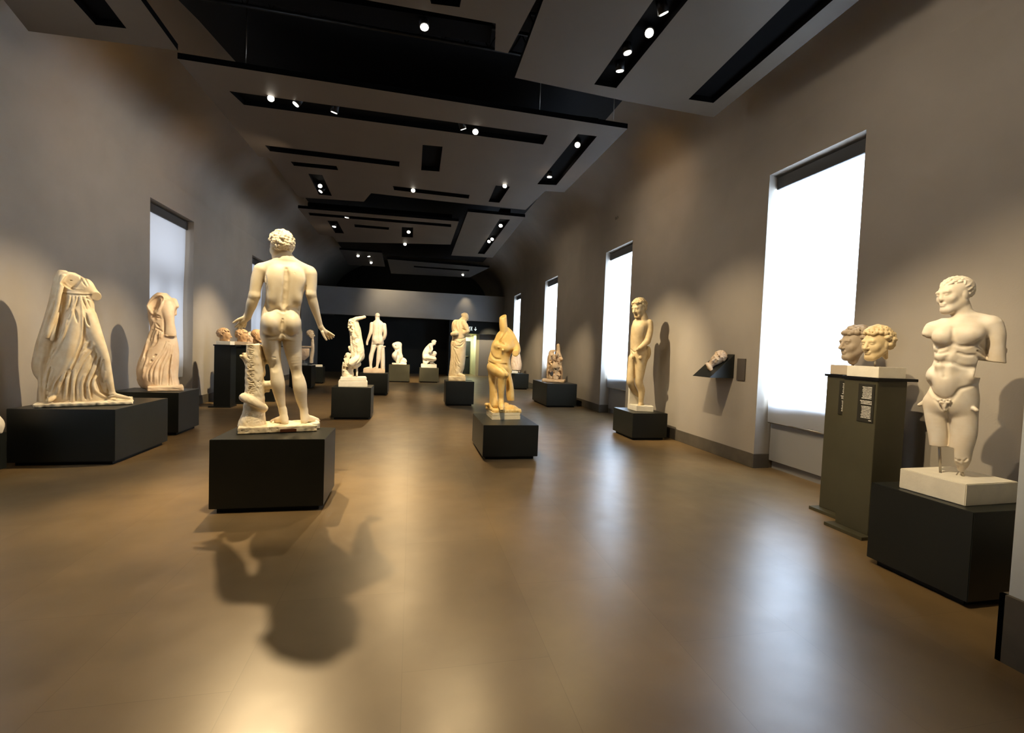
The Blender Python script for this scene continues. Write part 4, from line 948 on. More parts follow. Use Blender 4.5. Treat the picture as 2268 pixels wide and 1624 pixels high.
# ---- far standing nude seen from behind
def stand():
    B = np.array([-1.13, 15.32, .665])
    t = statue(B, 'far standing nude marble youth seen from behind, leaning by a pillar on a black plinth')
    s = Sculpt(B, .009); s.K = .035
    s.loft([(762,824,849.5,.12,0),(752.5,823.5,849.5,.145,0),(741,825,847,.12,0),(730,825.5,848.5,.125,0),(720,824,850,.13,0),(714,826,848,.10,0),(709,831,842,.06,0)], .03)
    s.ball(831, 752, -.08, 6, 8, .08, .03); s.ball(843, 752.5, -.08, 6, 8, .08, .03)
    s.chain([(823.5,718,0,4.6),(821.5,734,0,4),(817.5,746,.03,3.4),(813.5,757,.06,2.6),(813,763,.07,2.2)], .03); s.chain([(851,720,0,4.6),(853,740,.02,4),(849.5,751,.12,3.4),(845,750,.22,3)], .03)
    s.chain([(830,760,0,7),(824.5,780,0,5),(822,790,0,5.2),(821,806,0,3.2),(821.5,814,0,3)], .03); s.chain([(821.5,815,0,3),(814,816,.06,3),(807.5,817,.1,2.2)], .02)
    s.chain([(843,760,0,7),(839,782,0,5),(838.5,793,-.02,5.2),(836,808,0,3.2),(834.5,815,0,3.2)], .03); s.chain([(834.5,815,0,3),(829,816,.1,2.4)], .02)
    s.chain([(836.5,712,0,5),(836,704,0,4.6)], .03); s.head(s.P(835.6, 701.5, .01), 14.5 * s.m, R_(-165), .1, 0, 'short', 3)
    s.groove([(837,716),(837,732),(837,744),(837,758)], 1.0, .03, 0); s.groove([(837,762),(835,775),(831,795)], 1.6, .03, -.2)
    s.groove([(824,764),(836,763),(848,764)], .8, .03, .2)
    s.make('figure', M_white_m, t)
    q = Sculpt(B, .012); q.loft([(817.5,843,853,.11,.06),(790,843,852.6,.105,.06),(768,844,852,.10,.06)], .01); q.loft([(769,842,854.5,.12,.06),(766,842,854.5,.12,.06)], .01); q.make('pillar', M_white_m, t)
    a, b = s.P(804.7, 822, -.1), s.P(852.6, 822, -.1); h = s.P(830, 816.5, 0)[2]
    MB().box(a[0], b[0], -.26, .28, 0, h, .015).make('base_block', M_pink, t)
if want('stand'): stand()

# ---- robed woman with a tray
def robed():
    B = np.array([1.31, 12.8, .66])
    t = statue(B, 'robed marble woman in profile bowing over a tray before the far doorway')
    s = Sculpt(B, .008); s.K = .03
    X = lambda u: 850 + u / 8.548
    Yy = lambda v: 680 + v / 8.548
    cv = lambda p: [(X(u), Yy(v)) for u, v in p]
    ch = lambda p, k=.03: s.chain([(X(u), Yy(v), d, r / 8.548) for u, v, d, r in p], k)
    rows = [(1310,1222,1530,.19,0),(1250,1232,1490,.19,0),(1150,1248,1525,.19,0),(1000,1262,1545,.19,0),(900,1268,1550,.185,0),(800,1268,1556,.18,0),(700,1268,1562,.18,0),(640,1285,1558,.17,0),(580,1300,1552,.155,0),(520,1300,1560,.155,0),(450,1288,1590,.16,0),
            (380,1284,1580,.165,0),(320,1290,1555,.16,0),(275,1310,1520,.13,0),(245,1345,1495,.09,0)]
    s.loft([(Yy(v), X(l), X(r), d, q) for v, l, r, d, q in rows], .03)
    ch([(1510,300,-.10,50),(1560,380,-.14,50),(1585,455,-.14,42)], .03); ch([(1580,460,-.13,40),(1520,490,-.10,45)], .03); ch([(1540,530,-.06,38),(1600,545,-.05,28),(1650,550,-.05,18)], .02)
    ch([(1300,515,-.16,38),(1340,505,-.20,45),(1380,500,-.18,36)], .015); ch([(1460,275,.0,50),(1500,230,-.01,46),(1525,210,-.02,44)])
    s.head(s.P(X(1540), Yy(200), -.02), 172 / 8.548 * s.m, R_(62), .45, 0, 'bun', 2)
    G = lambda p, r=1.2, k=.018, q=.0: s.groove(cv(p), r, k, q)
    Rg = lambda p, r=1.3, k=.016, q=.4: s.ridge(cv(p), r, k, q)
    for p in ([(1390,250),(1355,310),(1360,380),(1400,470)], [(1450,260),(1420,330),(1430,420)], [(1300,560),(1400,600),(1500,600),(1560,570)], [(1330,580),(1310,700),(1300,900),(1290,1100),(1260,1300)],
              [(1320,760),(1340,900),(1350,1050),(1340,1250)], [(1360,880),(1400,1000),(1440,1060)], [(1350,980),(1400,1100),(1440,1160)], [(1290,720),(1350,780),(1400,790)], [(1400,660),(1450,690),(1520,640)], [(1380,740),(1460,740),(1530,660)], [(1480,410),(1520,440),(1560,440)], [(1300,640),(1360,650),(1390,700)]): G(p)
    for p in ([(1420,250),(1385,310),(1390,400)], [(1310,620),(1380,680),(1330,760),(1380,870),(1430,1020)], [(1300,800),(1270,1000),(1245,1250)], [(1330,950),(1380,1080),(1440,1120)], [(1320,1100),(1370,1210),(1430,1230)], [(1310,300),(1320,400),(1370,480)], [(1290,900),(1300,1100),(1290,1290)], [(1350,1230),(1420,1250),(1470,1200)]): Rg(p)
    ch([(1430,1290,-.15,40),(1480,1300,-.18,36),(1520,1310,-.20,24)], .02)
    s.make('figure', M_gold, t)
    a, b = s.P(X(1226), Yy(1350), -.1), s.P(X(1550), Yy(1350), -.1); h = s.P(X(1390), Yy(1312), -.15)[2]
    slab(s, 'rough_base_slab', t, a[0], b[0], -.24, .22, h, M_gold)
if want('robed'): robed()

# ---- two small figures far back
def back():
    X = lambda u: 850 + u / 8.548
    Yy = lambda v: 680 + v / 8.548
    B = np.array([-.48, 20.42, .733])
    t = statue(B, 'small white kneeling headless marble torso far back, left of the crouching figure')
    s = Sculpt(B, .011); s.K = .05
    ch = lambda p, k=.05: s.chain([(X(u), Yy(v), d, r / 8.548) for u, v, d, r in p], k)
    ch([(205,725,-.05,50),(250,710,0,50),(300,712,.0,38)]); ch([(280,720,0,60),(280,800,0,62),(285,880,0,62),(300,950,0,55)]); ch([(215,760,-.08,40),(230,800,-.1,28)])
    ch([(240,860,-.12,40),(205,915,-.18,52),(210,965,-.16,42),(225,1000,-.1,24)]); ch([(300,940,.0,62),(270,1000,-.05,42),(260,1050,-.1,30)]); ch([(300,1010,.05,48),(370,1010,.05,50),(400,1040,.05,34),(330,1060,.0,24)])
    s.groove([(X(200), Yy(800)), (X(250), Yy(815)), (X(290), Yy(790))], 1.4, .05, 0); s.groove([(X(270), Yy(860)), (X(280), Yy(930))], 1.4, .05, 0); s.ball(X(222), Yy(735), -.13, 1.4, 1.8, .05, .03, 'sub')
    s.make('figure', M_white_m, t)
    a, b = s.P(X(155), 807, 0), s.P(X(430), 807, 0); slab(s, 'base_slab', t, a[0], b[0], -.25, .2, .075, M_white_m, vox=.014)
    B = np.array([.77, 20.55, .63])
    t = statue(B, 'small white crouching nude marble figure with bowed back, far back on a white block')
    s = Sculpt(B, .011); s.K = .045
    ch2 = lambda p, k=.04: s.chain([(X(u), Yy(v), d, r / 8.548) for u, v, d, r in p], k)
    ch2([(885,735,0,48),(835,800,0,58),(800,880,0,66),(795,945,0,64)]); ch2([(900,720,0,38),(935,690,0,28)]); ch2([(890,740,-.12,32),(905,800,-.14,28),(880,850,-.14,24)])
    ch2([(800,955,-.05,60),(880,965,-.16,52),(960,985,-.2,40)]); ch2([(840,920,.08,50),(920,890,.10,45),(960,875,.1,40)]); ch2([(965,890,.1,34),(945,960,.1,26),(920,1060,.08,20)]); ch2([(950,1000,-.18,30),(880,1010,-.12,26),(830,1040,-.1,22),(800,1070,-.1,20)]); ch2([(890,1060,.02,20),(950,1075,.0,18)])
    ch2([(758,985,.02,24),(768,1075,.02,26)]); ch2([(780,1040,-.02,30),(800,1078,-.02,22)])
    s.head(s.P(X(950), Yy(672), 0), 92 / 8.548 * s.m, R_(75), .2, 0, 'bun', 2); ch2([(965,640,.0,18),(985,655,0,14)], .02)
    s.groove([(X(800), Yy(990)), (X(880), Yy(1000)), (X(960), Yy(1015))], .9, .03, 0); s.groove([(X(855), Yy(880)), (X(880), Yy(920))], 1.2, .03, 0)
    s.make('figure', M_white_m, t)
    a, b = s.P(X(705), 814, -.1), s.P(X(1000), 814, -.1); h = s.P(X(850), Yy(1082), -.1)[2]
    MB().box(a[0], b[0], -.24, .24, 0, h, .01).make('white_base_block', M_whitestone, t)
if want('back'): back()

# ---- seated fragment group
def seated():
    B = np.array([4.16, 13.1, .664])
    t = statue(B, 'tan marble fragment of a seated group with a pillar-like neck')
    s = Sculpt(B, .008); s.K = .03
    X = lambda u: 1120 + u / 9.02
    Yy = lambda v: 740 + v / 9.02
    ch = lambda p, k=.03: s.chain([(X(u), Yy(v), d, r / 9.02) for u, v, d, r in p], k)
    ch([(1048,225,.0,34),(1050,330,.0,40),(1045,430,.0,62)]); c = s.P(X(1045), Yy(190), 0); s.box(c + np.array([0, 0, .05]), (.12, .12, .05), None, .004, .004, 'sub')
    ch([(1040,450,.0,75),(1045,540,.0,78),(1050,620,.0,68)]); ch([(960,340,-.03,34),(905,360,.0,40),(875,430,.0,34),(862,520,.0,36),(855,620,.0,34),(848,740,.0,30),(850,860,.0,34)])
    ch([(975,350,-.02,22),(925,410,-.02,40),(900,470,-.03,45)]); ch([(930,440,.0,60),(910,540,-.03,62),(930,630,-.07,60),(960,690,-.1,55)]); s.ball(X(985), Yy(645), -.16, 8, 8.5, .10, .03)
    ch([(1085,470,-.05,40),(1120,505,-.10,28)]); ch([(1110,520,-.02,20),(1105,600,.0,22)])
    ch([(960,660,-.12,60),(900,720,-.1,40),(880,800,-.06,40),(905,880,-.1,36)]); ch([(1000,700,-.12,55),(990,790,-.12,48),(975,880,-.12,46)]); ch([(1070,640,.0,50),(1085,700,-.05,52),(1090,800,-.02,52),(1085,905,.0,48)]); ch([(1075,740,-.1,30),(1050,820,-.12,32),(1020,900,-.14,34)])
    ch([(880,885,-.02,34),(960,885,-.04,34)])
    rg = random.Random(3)
    for i in range(70):
        x, y = rg.uniform(850, 1110), rg.uniform(340, 860); s.ball(X(x), Yy(y), rg.uniform(-.2, -.08), rg.uniform(1.2, 3), rg.uniform(1.2, 3.4), .05, .02, 'sub' if i % 3 else 'add')
    s.ball(X(990), Yy(378), .0, 2.4, 3.4, .2, .01, 'sub'); s.ball(X(920), Yy(795), .0, 4.2, 5.2, .25, .02, 'sub')
    s.noise(.004, 60, 5); s.make('figure', M_tan, t)
    a, b = s.P(X(735), 848, 0), s.P(X(1185), 848, 0)
    q = Sculpt(B, .008); q.box(((a[0] + b[0]) / 2, .02, .04), ((b[0] - a[0]) / 2, .20, .045), np.array(Matrix.Rotation(-.12, 3, 'Z')), .02); q.noise(.005, 40, 2); q.make('rough_base_slab', M_tan, t)
if want('seated'): seated()

# ---- draped fragment behind the amber figure
def farright():
    B = np.array([4.27, 18.05, .62])
    t = statue(B, 'draped marble fragment mostly hidden behind the amber figure, by the farthest windows')
    s = Sculpt(B, .013); s.K = .03
    s.loft([(820,1132,1154,.15,0),(808,1131,1156,.16,0),(795,1132,1154,.16,0),(780,1136,1151,.15,0),(765,1137,1148,.13,0),(752,1137,1144,.10,0)], .03)
    for p in ([(1137,775),(1143,785),(1150,780)], [(1138,790),(1146,797),(1153,790)], [(1133,807),(1136,803),(1138,808)], [(1140,770),(1146,776),(1149,770)]): s.ridge(p, .8, .015)
    for p in ([(1142,775),(1146,795),(1150,815)], [(1138,800),(1143,815)]): s.groove(p, .8, .02)
    s.chain([(1147,818,-.05,3),(1150,824,-.05,2)], .02)
    s.make('figure', M_pink, t); a, b = s.P(1131, 826, 0), s.P(1147, 826, 0)
    MB().box(a[0], b[0], -.2, .2, 0, .10, .01).make('base_block', M_whitestone, t)
    MB().cyl(s.P(1152, 826, .05) + np.array([0, 0, 0]), s.P(1152, 815, .05), .02).make('support_rod', M_metal, t)
if want('farright'): farright()

# ---- pale sliver at the left edge
def edge():
    B = np.array([-4.555, 6.10, .45]); t = statue(B, 'pale rounded marble fragment cut off at the left edge of the picture')
    s = Sculpt(B, .012); s.loftm([(0, 0, 0.0, .17, .17), (0, 0, .1, .18, .17), (-.01, 0, .22, .15, .15), (-.03, 0, .34, .10, .10), (-.04, 0, .40, .05, .06)], .02); s.noise(.006, 30, 1)
    s.make('figure', M_white_m, t)
if want('edge'): edge()

# ------------------------------------------------------------------ heads on stands
def bust(px, py, Hpx, top, base_xy, hw, yaw, pitch, label, m, hair='curly', dd=0.0, rod=True, basecol=None, blk=.10, roll=0.0, seed=3, vox=.0032, neck=True, extra=None, hv=1.0, mo=None):
    B = np.array([base_xy[0], base_xy[1], top]); u = Sculpt(B, .01)
    t = empty('stone_bust', tuple(B), u.rz, label, 'sculpted head', 'marble heads on stands')
    s = Sculpt(B, vox); s.K = .02; c = s.P(px, py, dd); H = Hpx * s.m
    T = s.head(c, H, R_(yaw), pitch, roll, hair, seed, hv)
    if neck: s.cone(T(0, -.10, -.25), T(0, -.10, -.46), .20 * H, .20 * H, .05 * H)
    if extra: extra(s, c, H, T)
    s.make('head', m, t)
    rz = -u.rz; Rm = Matrix.Rotation(rz, 3, 'Z')
    if blk:
        b = MB().box(-hw, hw, -hw, hw, 0, blk, .003); bmesh.ops.rotate(b.b, verts=b.b.verts, cent=(0, 0, 0), matrix=Rm); b.make('base_block', basecol or M_whitestone, t)
    if rod:
        x = c[0] if abs(c[0]) < hw else 0; MB().cyl((x, c[1] * .5, blk - .01), (x, c[1] * .5 + .0, c[2] - H * .2), .009, n=12).make('support_rod', M_metal, t)
    return t
def ex_break(s, c, H, T):
    s.cone(T(.1, -.36, -.18), T(.12, -.52, -.46), .15 * H, .06 * H, .05 * H)
    s.cone(T(0, .12, .47), T(.0, -.1, .50), .09 * H, .09 * H, .05 * H)
def ex_cap(s, c, H, T):
    s.ell(T(0, -.20, .42), np.array([.22, .24, .17]) * H, None, .06 * H); s.cone(T(0, -.05, -.2), T(.02, .05, -.52), .17 * H, .13 * H, .04 * H)
if want('heads'):
    bust(1893, 762, 72, 1.46, (4.50, 3.93), .15, -52, .06, 'dusky marble head with a bun, the rear one of the pair, against the glowing blind', M_dusk, 'curly', dd=-.02, seed=4, hv=1.35, extra=ex_cap, neck=False, basecol=mat('beige_base', (.52, .45, .36), .6))
    bust(1941, 762, 72, 1.46, (4.245, 3.50), .155, -38, .10, 'golden marble head with wavy hair and a broken nose, the nearer one of the pair', M_gold, 'curly', dd=-.02, seed=6, hv=1.35, extra=ex_break, neck=False)
    for (px, py, H, yaw, p, lab, mm, hr, sd), (x, y, _) in zip((
        (497.5, 743, 30, 78, .05, 'brown curly marble head in profile, leftmost of the row on tall black pedestals', M_brown, 'curly', 2),
        (537, 745, 29, 70, .15, 'brown marble head with swept hair, second from the left in the row', M_brown, 'curly', 3),
        (557, 748, 24, 72, .1, 'pale small marble head tucked behind the second brown head', M_pink, 'curly', 4),
        (571, 745, 28, 70, .1, 'reddish brown marble head at the right end of the row, by the nude statue', M_brown, 'short', 5)), PEDL):
        bust(px, py, H, 1.44, (x, y), .145, yaw, p, lab, mm, hr, seed=sd, vox=.009, blk=.085, basecol=M_whitestone if sd in (2, 5) else mat('rosy_base', (.55, .44, .33), .6))

# ---- head lying on the wedge bracket on the right wall
BY0, BY1 = 6.28, 6.72
t = empty('wall_bracket', (4.9, 6.28, 1.27), 0, 'dark wedge-shaped wall bracket holding a tilted head, left of the near window', 'bracket')
m = MB(); dpt = .42; hz = .37
m.prism([(0, 0, 0), (-dpt, 0, 0), (0, 0, hz)], [(0, .44, 0), (-dpt, .44, 0), (0, .44, hz)])
m.make('wedge', M_plinth, t)
WS = 1
def wallhead():
    B = np.array([4.62, 6.50, 1.42]); u = Sculpt(B, .01)
    t = empty('stone_bust', tuple(B), u.rz, 'tilted marble head with a broken neck resting on the wedge wall bracket', 'sculpted head')
    s = Sculpt(B, .005); s.K = .02; s.floor = False; cv = lambda u_, v_: (1540 + u_ / 14.76, 760 + v_ / 14.76)
    c = s.P(*cv(735, 505), -.02); T = s.head(c, 36 * s.m, R_(-30), .15, R_(-45) * WS, 'curly', 4, 1.0)
    H = 33 * s.m
    s.chain([(*cv(600, 640), -.01, 7), (*cv(510, 740), -.01, 7), (*cv(480, 790), .0, 7)], .02); s.chain([(*cv(400, 690), -.03, 4.5), (*cv(470, 790), -.05, 5), (*cv(555, 930), -.05, 4.5)], .01)
    s.make('head', M_pink, t)
wallhead()
t = MB().box(4.885, 4.899, 6.02, 6.20, 1.25, 1.58, .002).make('wall_plaque', M_plaque); tag(t, 'small grey-brown text plaque on the right wall beside the wedge bracket', 'plaque')

# ---- little figure and relief far left back
def rear():
    for (x0, x1, y0, y1, h, lab) in ((-3.95, -3.27, 16.6, 17.3, .77, 'dark cube plinth far back on the left, carrying a relief fragment'), (-3.66, -3.25, 18.6, 19.05, .63, 'dark cube plinth far back on the left, beside the relief plinth')): plinth(x0, x1, y0, y1, h, lab)
    X = lambda u: 640 + u / 9.02
    Yy = lambda v: 700 + v / 9.02
    B = np.array([-3.47, 18.82, .63]); t = statue(B, 'small brown robed figure on a pale base far back on the left')
    s = Sculpt(B, .012); s.K = .03
    s.loft([(Yy(940), X(410), X(490), .10, 0), (Yy(850), X(413), X(488), .10, 0), (Yy(730), X(425), X(512), .12, 0), (Yy(690), X(435), X(515), .13, 0), (Yy(600), X(438), X(512), .12, 0), (Yy(520), X(440), X(506), .11, 0), (Yy(470), X(448), X(500), .08, 0)], .02)
    s.head(s.P(X(440), Yy(372), 0), 170 / 9.02 * s.m, R_(70), .1, 0, 'curly', 2)
    for p in ([(445, 740), (440, 930)], [(470, 730), (462, 930)], [(430, 480), (480, 560), (490, 690)]): s.groove([(X(u), Yy(v)) for u, v in p], .7, .02)
    s.make('figure', M_dusk, t); MB().box(-.22, .16, -.17, .17, 0, .08, .01).make('base_block', M_whitestone, t)
    B = np.array([-3.62, 16.95, .77]); t = statue(B, 'framed marble relief fragment far back on the left, partly hidden by a leg', 'relief', 'relief_fragment')
    q = Sculpt(B, .012); a, b = q.P(X(180), Yy(760), 0), q.P(X(425), Yy(760), 0); z0, z1 = q.P(X(350), Yy(890), 0)[2], q.P(X(350), Yy(630), 0)[2]
    q.loft([(Yy(885), X(240), X(320), .05, 0), (Yy(800), X(200), X(405), .06, 0), (Yy(720), X(190), X(412), .06, 0), (Yy(650), X(190), X(412), .06, 0)], .02)
    for p in ([(300, 700), (320, 720), (330, 760)], [(360, 680), (350, 740)], [(300, 780), (340, 800), (380, 770)], [(250, 700), (260, 780)]): q.ridge([(X(u), Yy(v)) for u, v in p], .9, .01)
    q.make('relief_panel', M_pink, t)
    m = MB(); m.box(a[0] - .02, b[0] + .03, -.03, .06, z1, z1 + .05, .004); m.make('frame_top', M_dusk, t)
    MB().box(a[0], b[0] - .08, -.1, .12, 0, .05, .004).make('stand_foot', M_whitestone, t); MB().cyl(((a[0] + b[0]) / 2, .03, .04), ((a[0] + b[0]) / 2, .03, z0 + .05), .012).make('support_rod', M_metal, t)
rear()
# ---- exit sign and small things on the walls
t = empty('exit_sign', (3.28, 25.29, 2.60), 0, 'small lit exit sign with a running figure and a down arrow over the far doorway', 'sign')
m = MB(); m.box(-.26, -.02, -.012, 0, -.13, .13); bd = m.make('sign_board', M_black, t)
def sg(name, pts): MB().prism([(x, -.02, z) for x, z in pts], [(x, -.013, z) for x, z in pts]).make(name, M_white, t)
sg('door_pictogram', [(-.24,-.11),(-.20,-.11),(-.20,.11),(-.24,.11)]); sg('door_pictogram', [(-.20,.08),(-.05,.08),(-.05,.11),(-.20,.11)])
m = MB()
MB().cyl((-.10, -.02, .055), (-.10, -.013, .055), .02, n=12).make('running_figure_head', M_white, t)
sg('running_figure', [(-.14,.03),(-.09,.035),(-.05,-.01),(-.065,-.02),(-.10,.005),(-.10,-.03),(-.055,-.07),(-.07,-.11),(-.085,-.105),(-.085,-.075),(-.12,-.045),(-.155,-.10),(-.17,-.09),(-.135,-.02),(-.13,.01),(-.165,-.01),(-.175,0)])
sg('down_arrow', [(.10,.11),(.13,.11),(.13,-.03),(.17,.01),(.19,-.01),(.115,-.11),(.04,-.01),(.06,.01),(.10,-.03)])
a = atx(1368, 483, 4.9)
t = empty('wall_hook', tuple(a), 0, 'small twin metal hook high on the right wall between the first two windows', 'hook')
for d in (-.05, .05): MB().cyl((-.03, d, -.03), (-.03, d, .03), .012, n=10).make('hook_pin', M_metal, t)
MB().box(-.03, .0, -.07, .07, -.012, .012).make('hook_plate', M_metal, t)
# ------------------------------------------------------------------ suspended ceiling panels with lamp slots
PZ = 5.05
def panel(px, slots, label, z=PZ, th=0.075, mu=None, holes=True, hang=()):
    to = lambda q: [atz(x, y, z)[:2] for x, y in q]
    P = to(px); cx, cy = np.mean(P, axis=0)
    t = empty('suspended_ceiling_panel', (cx, cy, z), 0, label, 'ceiling panel', 'suspended ceiling panels')
    b = bmesh.new(); es = []
    def loop(pts):
        vs = [b.verts.new((p[0] - cx, p[1] - cy, 0)) for p in pts]
        for i in range(len(vs)): es.append(b.edges.new((vs[i], vs[(i + 1) % len(vs)])))
    loop(P)
    for s_ in slots: loop(to(s_))
    bmesh.ops.triangle_fill(b, use_beauty=True, use_dissolve=False, edges=es)
    bmesh.ops.recalc_face_normals(b, faces=b.faces)
    low = list(b.faces)
    for f in low:
        if f.normal.z > 0: f.normal_flip()
    r = bmesh.ops.extrude_face_region(b, geom=low); nv = [v for v in r['geom'] if isinstance(v, bmesh.types.BMVert)]
    bmesh.ops.translate(b, verts=nv, vec=(0, 0, th))
    lowz = 1e-4
    bmesh.ops.recalc_face_normals(b, faces=b.faces)
    for f in b.faces: f.material_index = 0 if all(abs(v.co.z) < lowz for v in f.verts) else 1
    me = bpy.data.meshes.new('panel_board'); b.to_mesh(me); b.free()
    link('panel_board', me, [mu or M_panel, M_edge], t)
    for s_ in slots:
        q = [Vector((v[0] - cx, v[1] - cy, 0)) for v in to(s_)]; c_ = sum(q, Vector()) / len(q)
        q = [v + (v - c_).normalized() * .02 for v in q]
        MB().prism([(v.x, v.y, th + .001) for v in q], [(v.x, v.y, th + .2) for v in q]).make('slot_blackout', M_edge, t)  # black block added over the slot to keep it dark
    for hx, hy in hang:
        q = atz(hx, hy, z + th); MB().cyl((q[0] - cx, q[1] - cy, th), (q[0] - cx, q[1] - cy, 6.1 - z), 0.006, n=8).make('hanger_rod', M_metal, t)
    return t
panel([(393,130),(1390,285),(1250,426),(1208,423),(1164,465),(990,447),(822,428),(806,447),(661,437),(598,351),(573,347)],
      [[(508,202),(1213,300),(1203,320),(540,232)], [(587,322),(885,358),(884,369),(598,335)], [(936,321),(980,325),(973,380),(933,377)],
       [(1280,297),(1322,302),(1232,410),(1190,408)], [(644,358),(745,368),(749,377),(651,367)], [(683,385),(714,388),(735,437-3),(706,431)],
       [(870,412),(1040,432),(1038,440),(873,421)], [(1098,411),(1129,414),(1106,449),(1082,447)]],
      'large grey-brown ceiling panel with lamp slots above the big nude statue', hang=((545,150),(1358,276),(1195,250)))
panel([(660,461),(1016,490.6),(998,542),(746,536),(737,524),(708,520)],
      [[(683,471),(999,497),(999,503),(686,477)], [(725,489),(747,490),(762,517),(742.5,516)], [(784.5,497),(862,504),(861,509),(786,503)], [(890,503),(915,504),(914.5,526),(890,525)]],
      'second grey-brown ceiling panel down the hall, left of the narrow gap', hang=((675,461),))
panel([(1036,469),(1163,481),(1091,571),(999,566)], [[(1107,485),(1129.6,486.7),(1073,563),(1058,562)]], 'narrow ceiling panel on the right with a row of lamps, right of the gap')
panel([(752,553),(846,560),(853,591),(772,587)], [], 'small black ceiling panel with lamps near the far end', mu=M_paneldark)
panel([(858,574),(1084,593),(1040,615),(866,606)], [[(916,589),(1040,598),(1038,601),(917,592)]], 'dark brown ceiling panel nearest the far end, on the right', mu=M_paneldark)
panel([(1140,172),(1385,224),(1580,260),(1978,-60),(1225,-60)], [[(1316,187),(1365,195),(1556,-40),(1475,-40)], [(1525,220),(1580,228),(1880,-30),(1790,-40)]],
      'large near ceiling panel at the upper right with two long slots', hang=())
panel([(1198,-20),(1125,118),(1096,112),(1098,52),(700,-20)], [[(950,-8),(1022,-4),(1018,16),(955,8)]], 'dim ceiling panel at the top middle of the picture', mu=M_panel)
panel([(476,-14),(640,-14),(1090,58),(1086,96),(850,62)], [], 'black sheet in place of the dark lamp slot at the top middle', mu=M_edge, z=5.12)  # black board stands in for the shade inside the lamp slot
panel([(-40,-60),(63,69),(394,112),(283,-40)], [[(140,-25),(213,-25),(280,63),(212,55)]], 'ceiling panel at the upper left corner with one slot', hang=())

# black trusses above the panels
for k, (y, lab) in enumerate(((6.15, 'black lighting truss above the front edge of the large ceiling panel'), (5.75, 'black lighting truss seen in the dark gap at the top, nearer the camera'))):
    t = empty('lighting_truss', (0, y, 5.5), 0, lab, 'truss', 'lighting trusses')
    m = MB()
    for dz in (0, .26): m.cyl((-2.9, 0, dz), (2.9, 0, dz), 0.022, n=8)
    m.make('chord', M_black, t)
    m = MB()
    for i in range(20):
        x = -2.9 + i * .29; m.cyl((x, 0, 0), (x + .145, 0, .26), 0.010, n=6); m.cyl((x + .145, 0, .26), (x + .29, 0, 0), 0.010, n=6)
    m.make('lattice', M_black, t)
    for x in (-2.5, 0, 2.5): MB().cyl((x, 0, .26), (x, 0, .62), 0.012, n=8).make('hanger', M_black, t)

# ------------------------------------------------------------------ spotlights
def spot_fix(px, py, target, label, z=5.03, lens=True, size=1.0):
    p = atz(px, py, z); d = Vector(target) - Vector(p); d.normalize()
    t = empty('track_spotlight', tuple(p), 0, label, 'spotlight', 'black ceiling spotlights')
    L = 0.17 * size; r = 0.055 * size
    MB().cyl(-d * L, d * 0.0, r * 0.9, r, n=24).make('housing', M_black, t)
    MB().cyl(d * 0.001, d * 0.006, r * 0.78, n=24).make('lens', M_lens, t)
    b = MB().cyl(-d * L * .7, Vector((0, 0, .22)) - d * L * .7, 0.012, n=8).make('stem', M_black, t)
    return p, d
SPOTS = []
def lamp(loc, target, watts, cone=34, blend=0.6, rad=0.04, col=(1.0, 0.80, 0.55)):
    l = bpy.data.lights.new('spot_lamp', 'SPOT'); l.energy = watts; l.spot_size = R_(cone); l.spot_blend = blend; l.shadow_soft_size = rad; l.color = col
    o = bpy.data.objects.new('spot_lamp', l); COL.objects.link(o); o.location = loc
    o.rotation_euler = (Vector(target) - Vector(loc)).to_track_quat('-Z', 'Y').to_euler()
WARM = (1.0, 0.74, 0.42); WARM2 = (1.0, 0.80, 0.52)
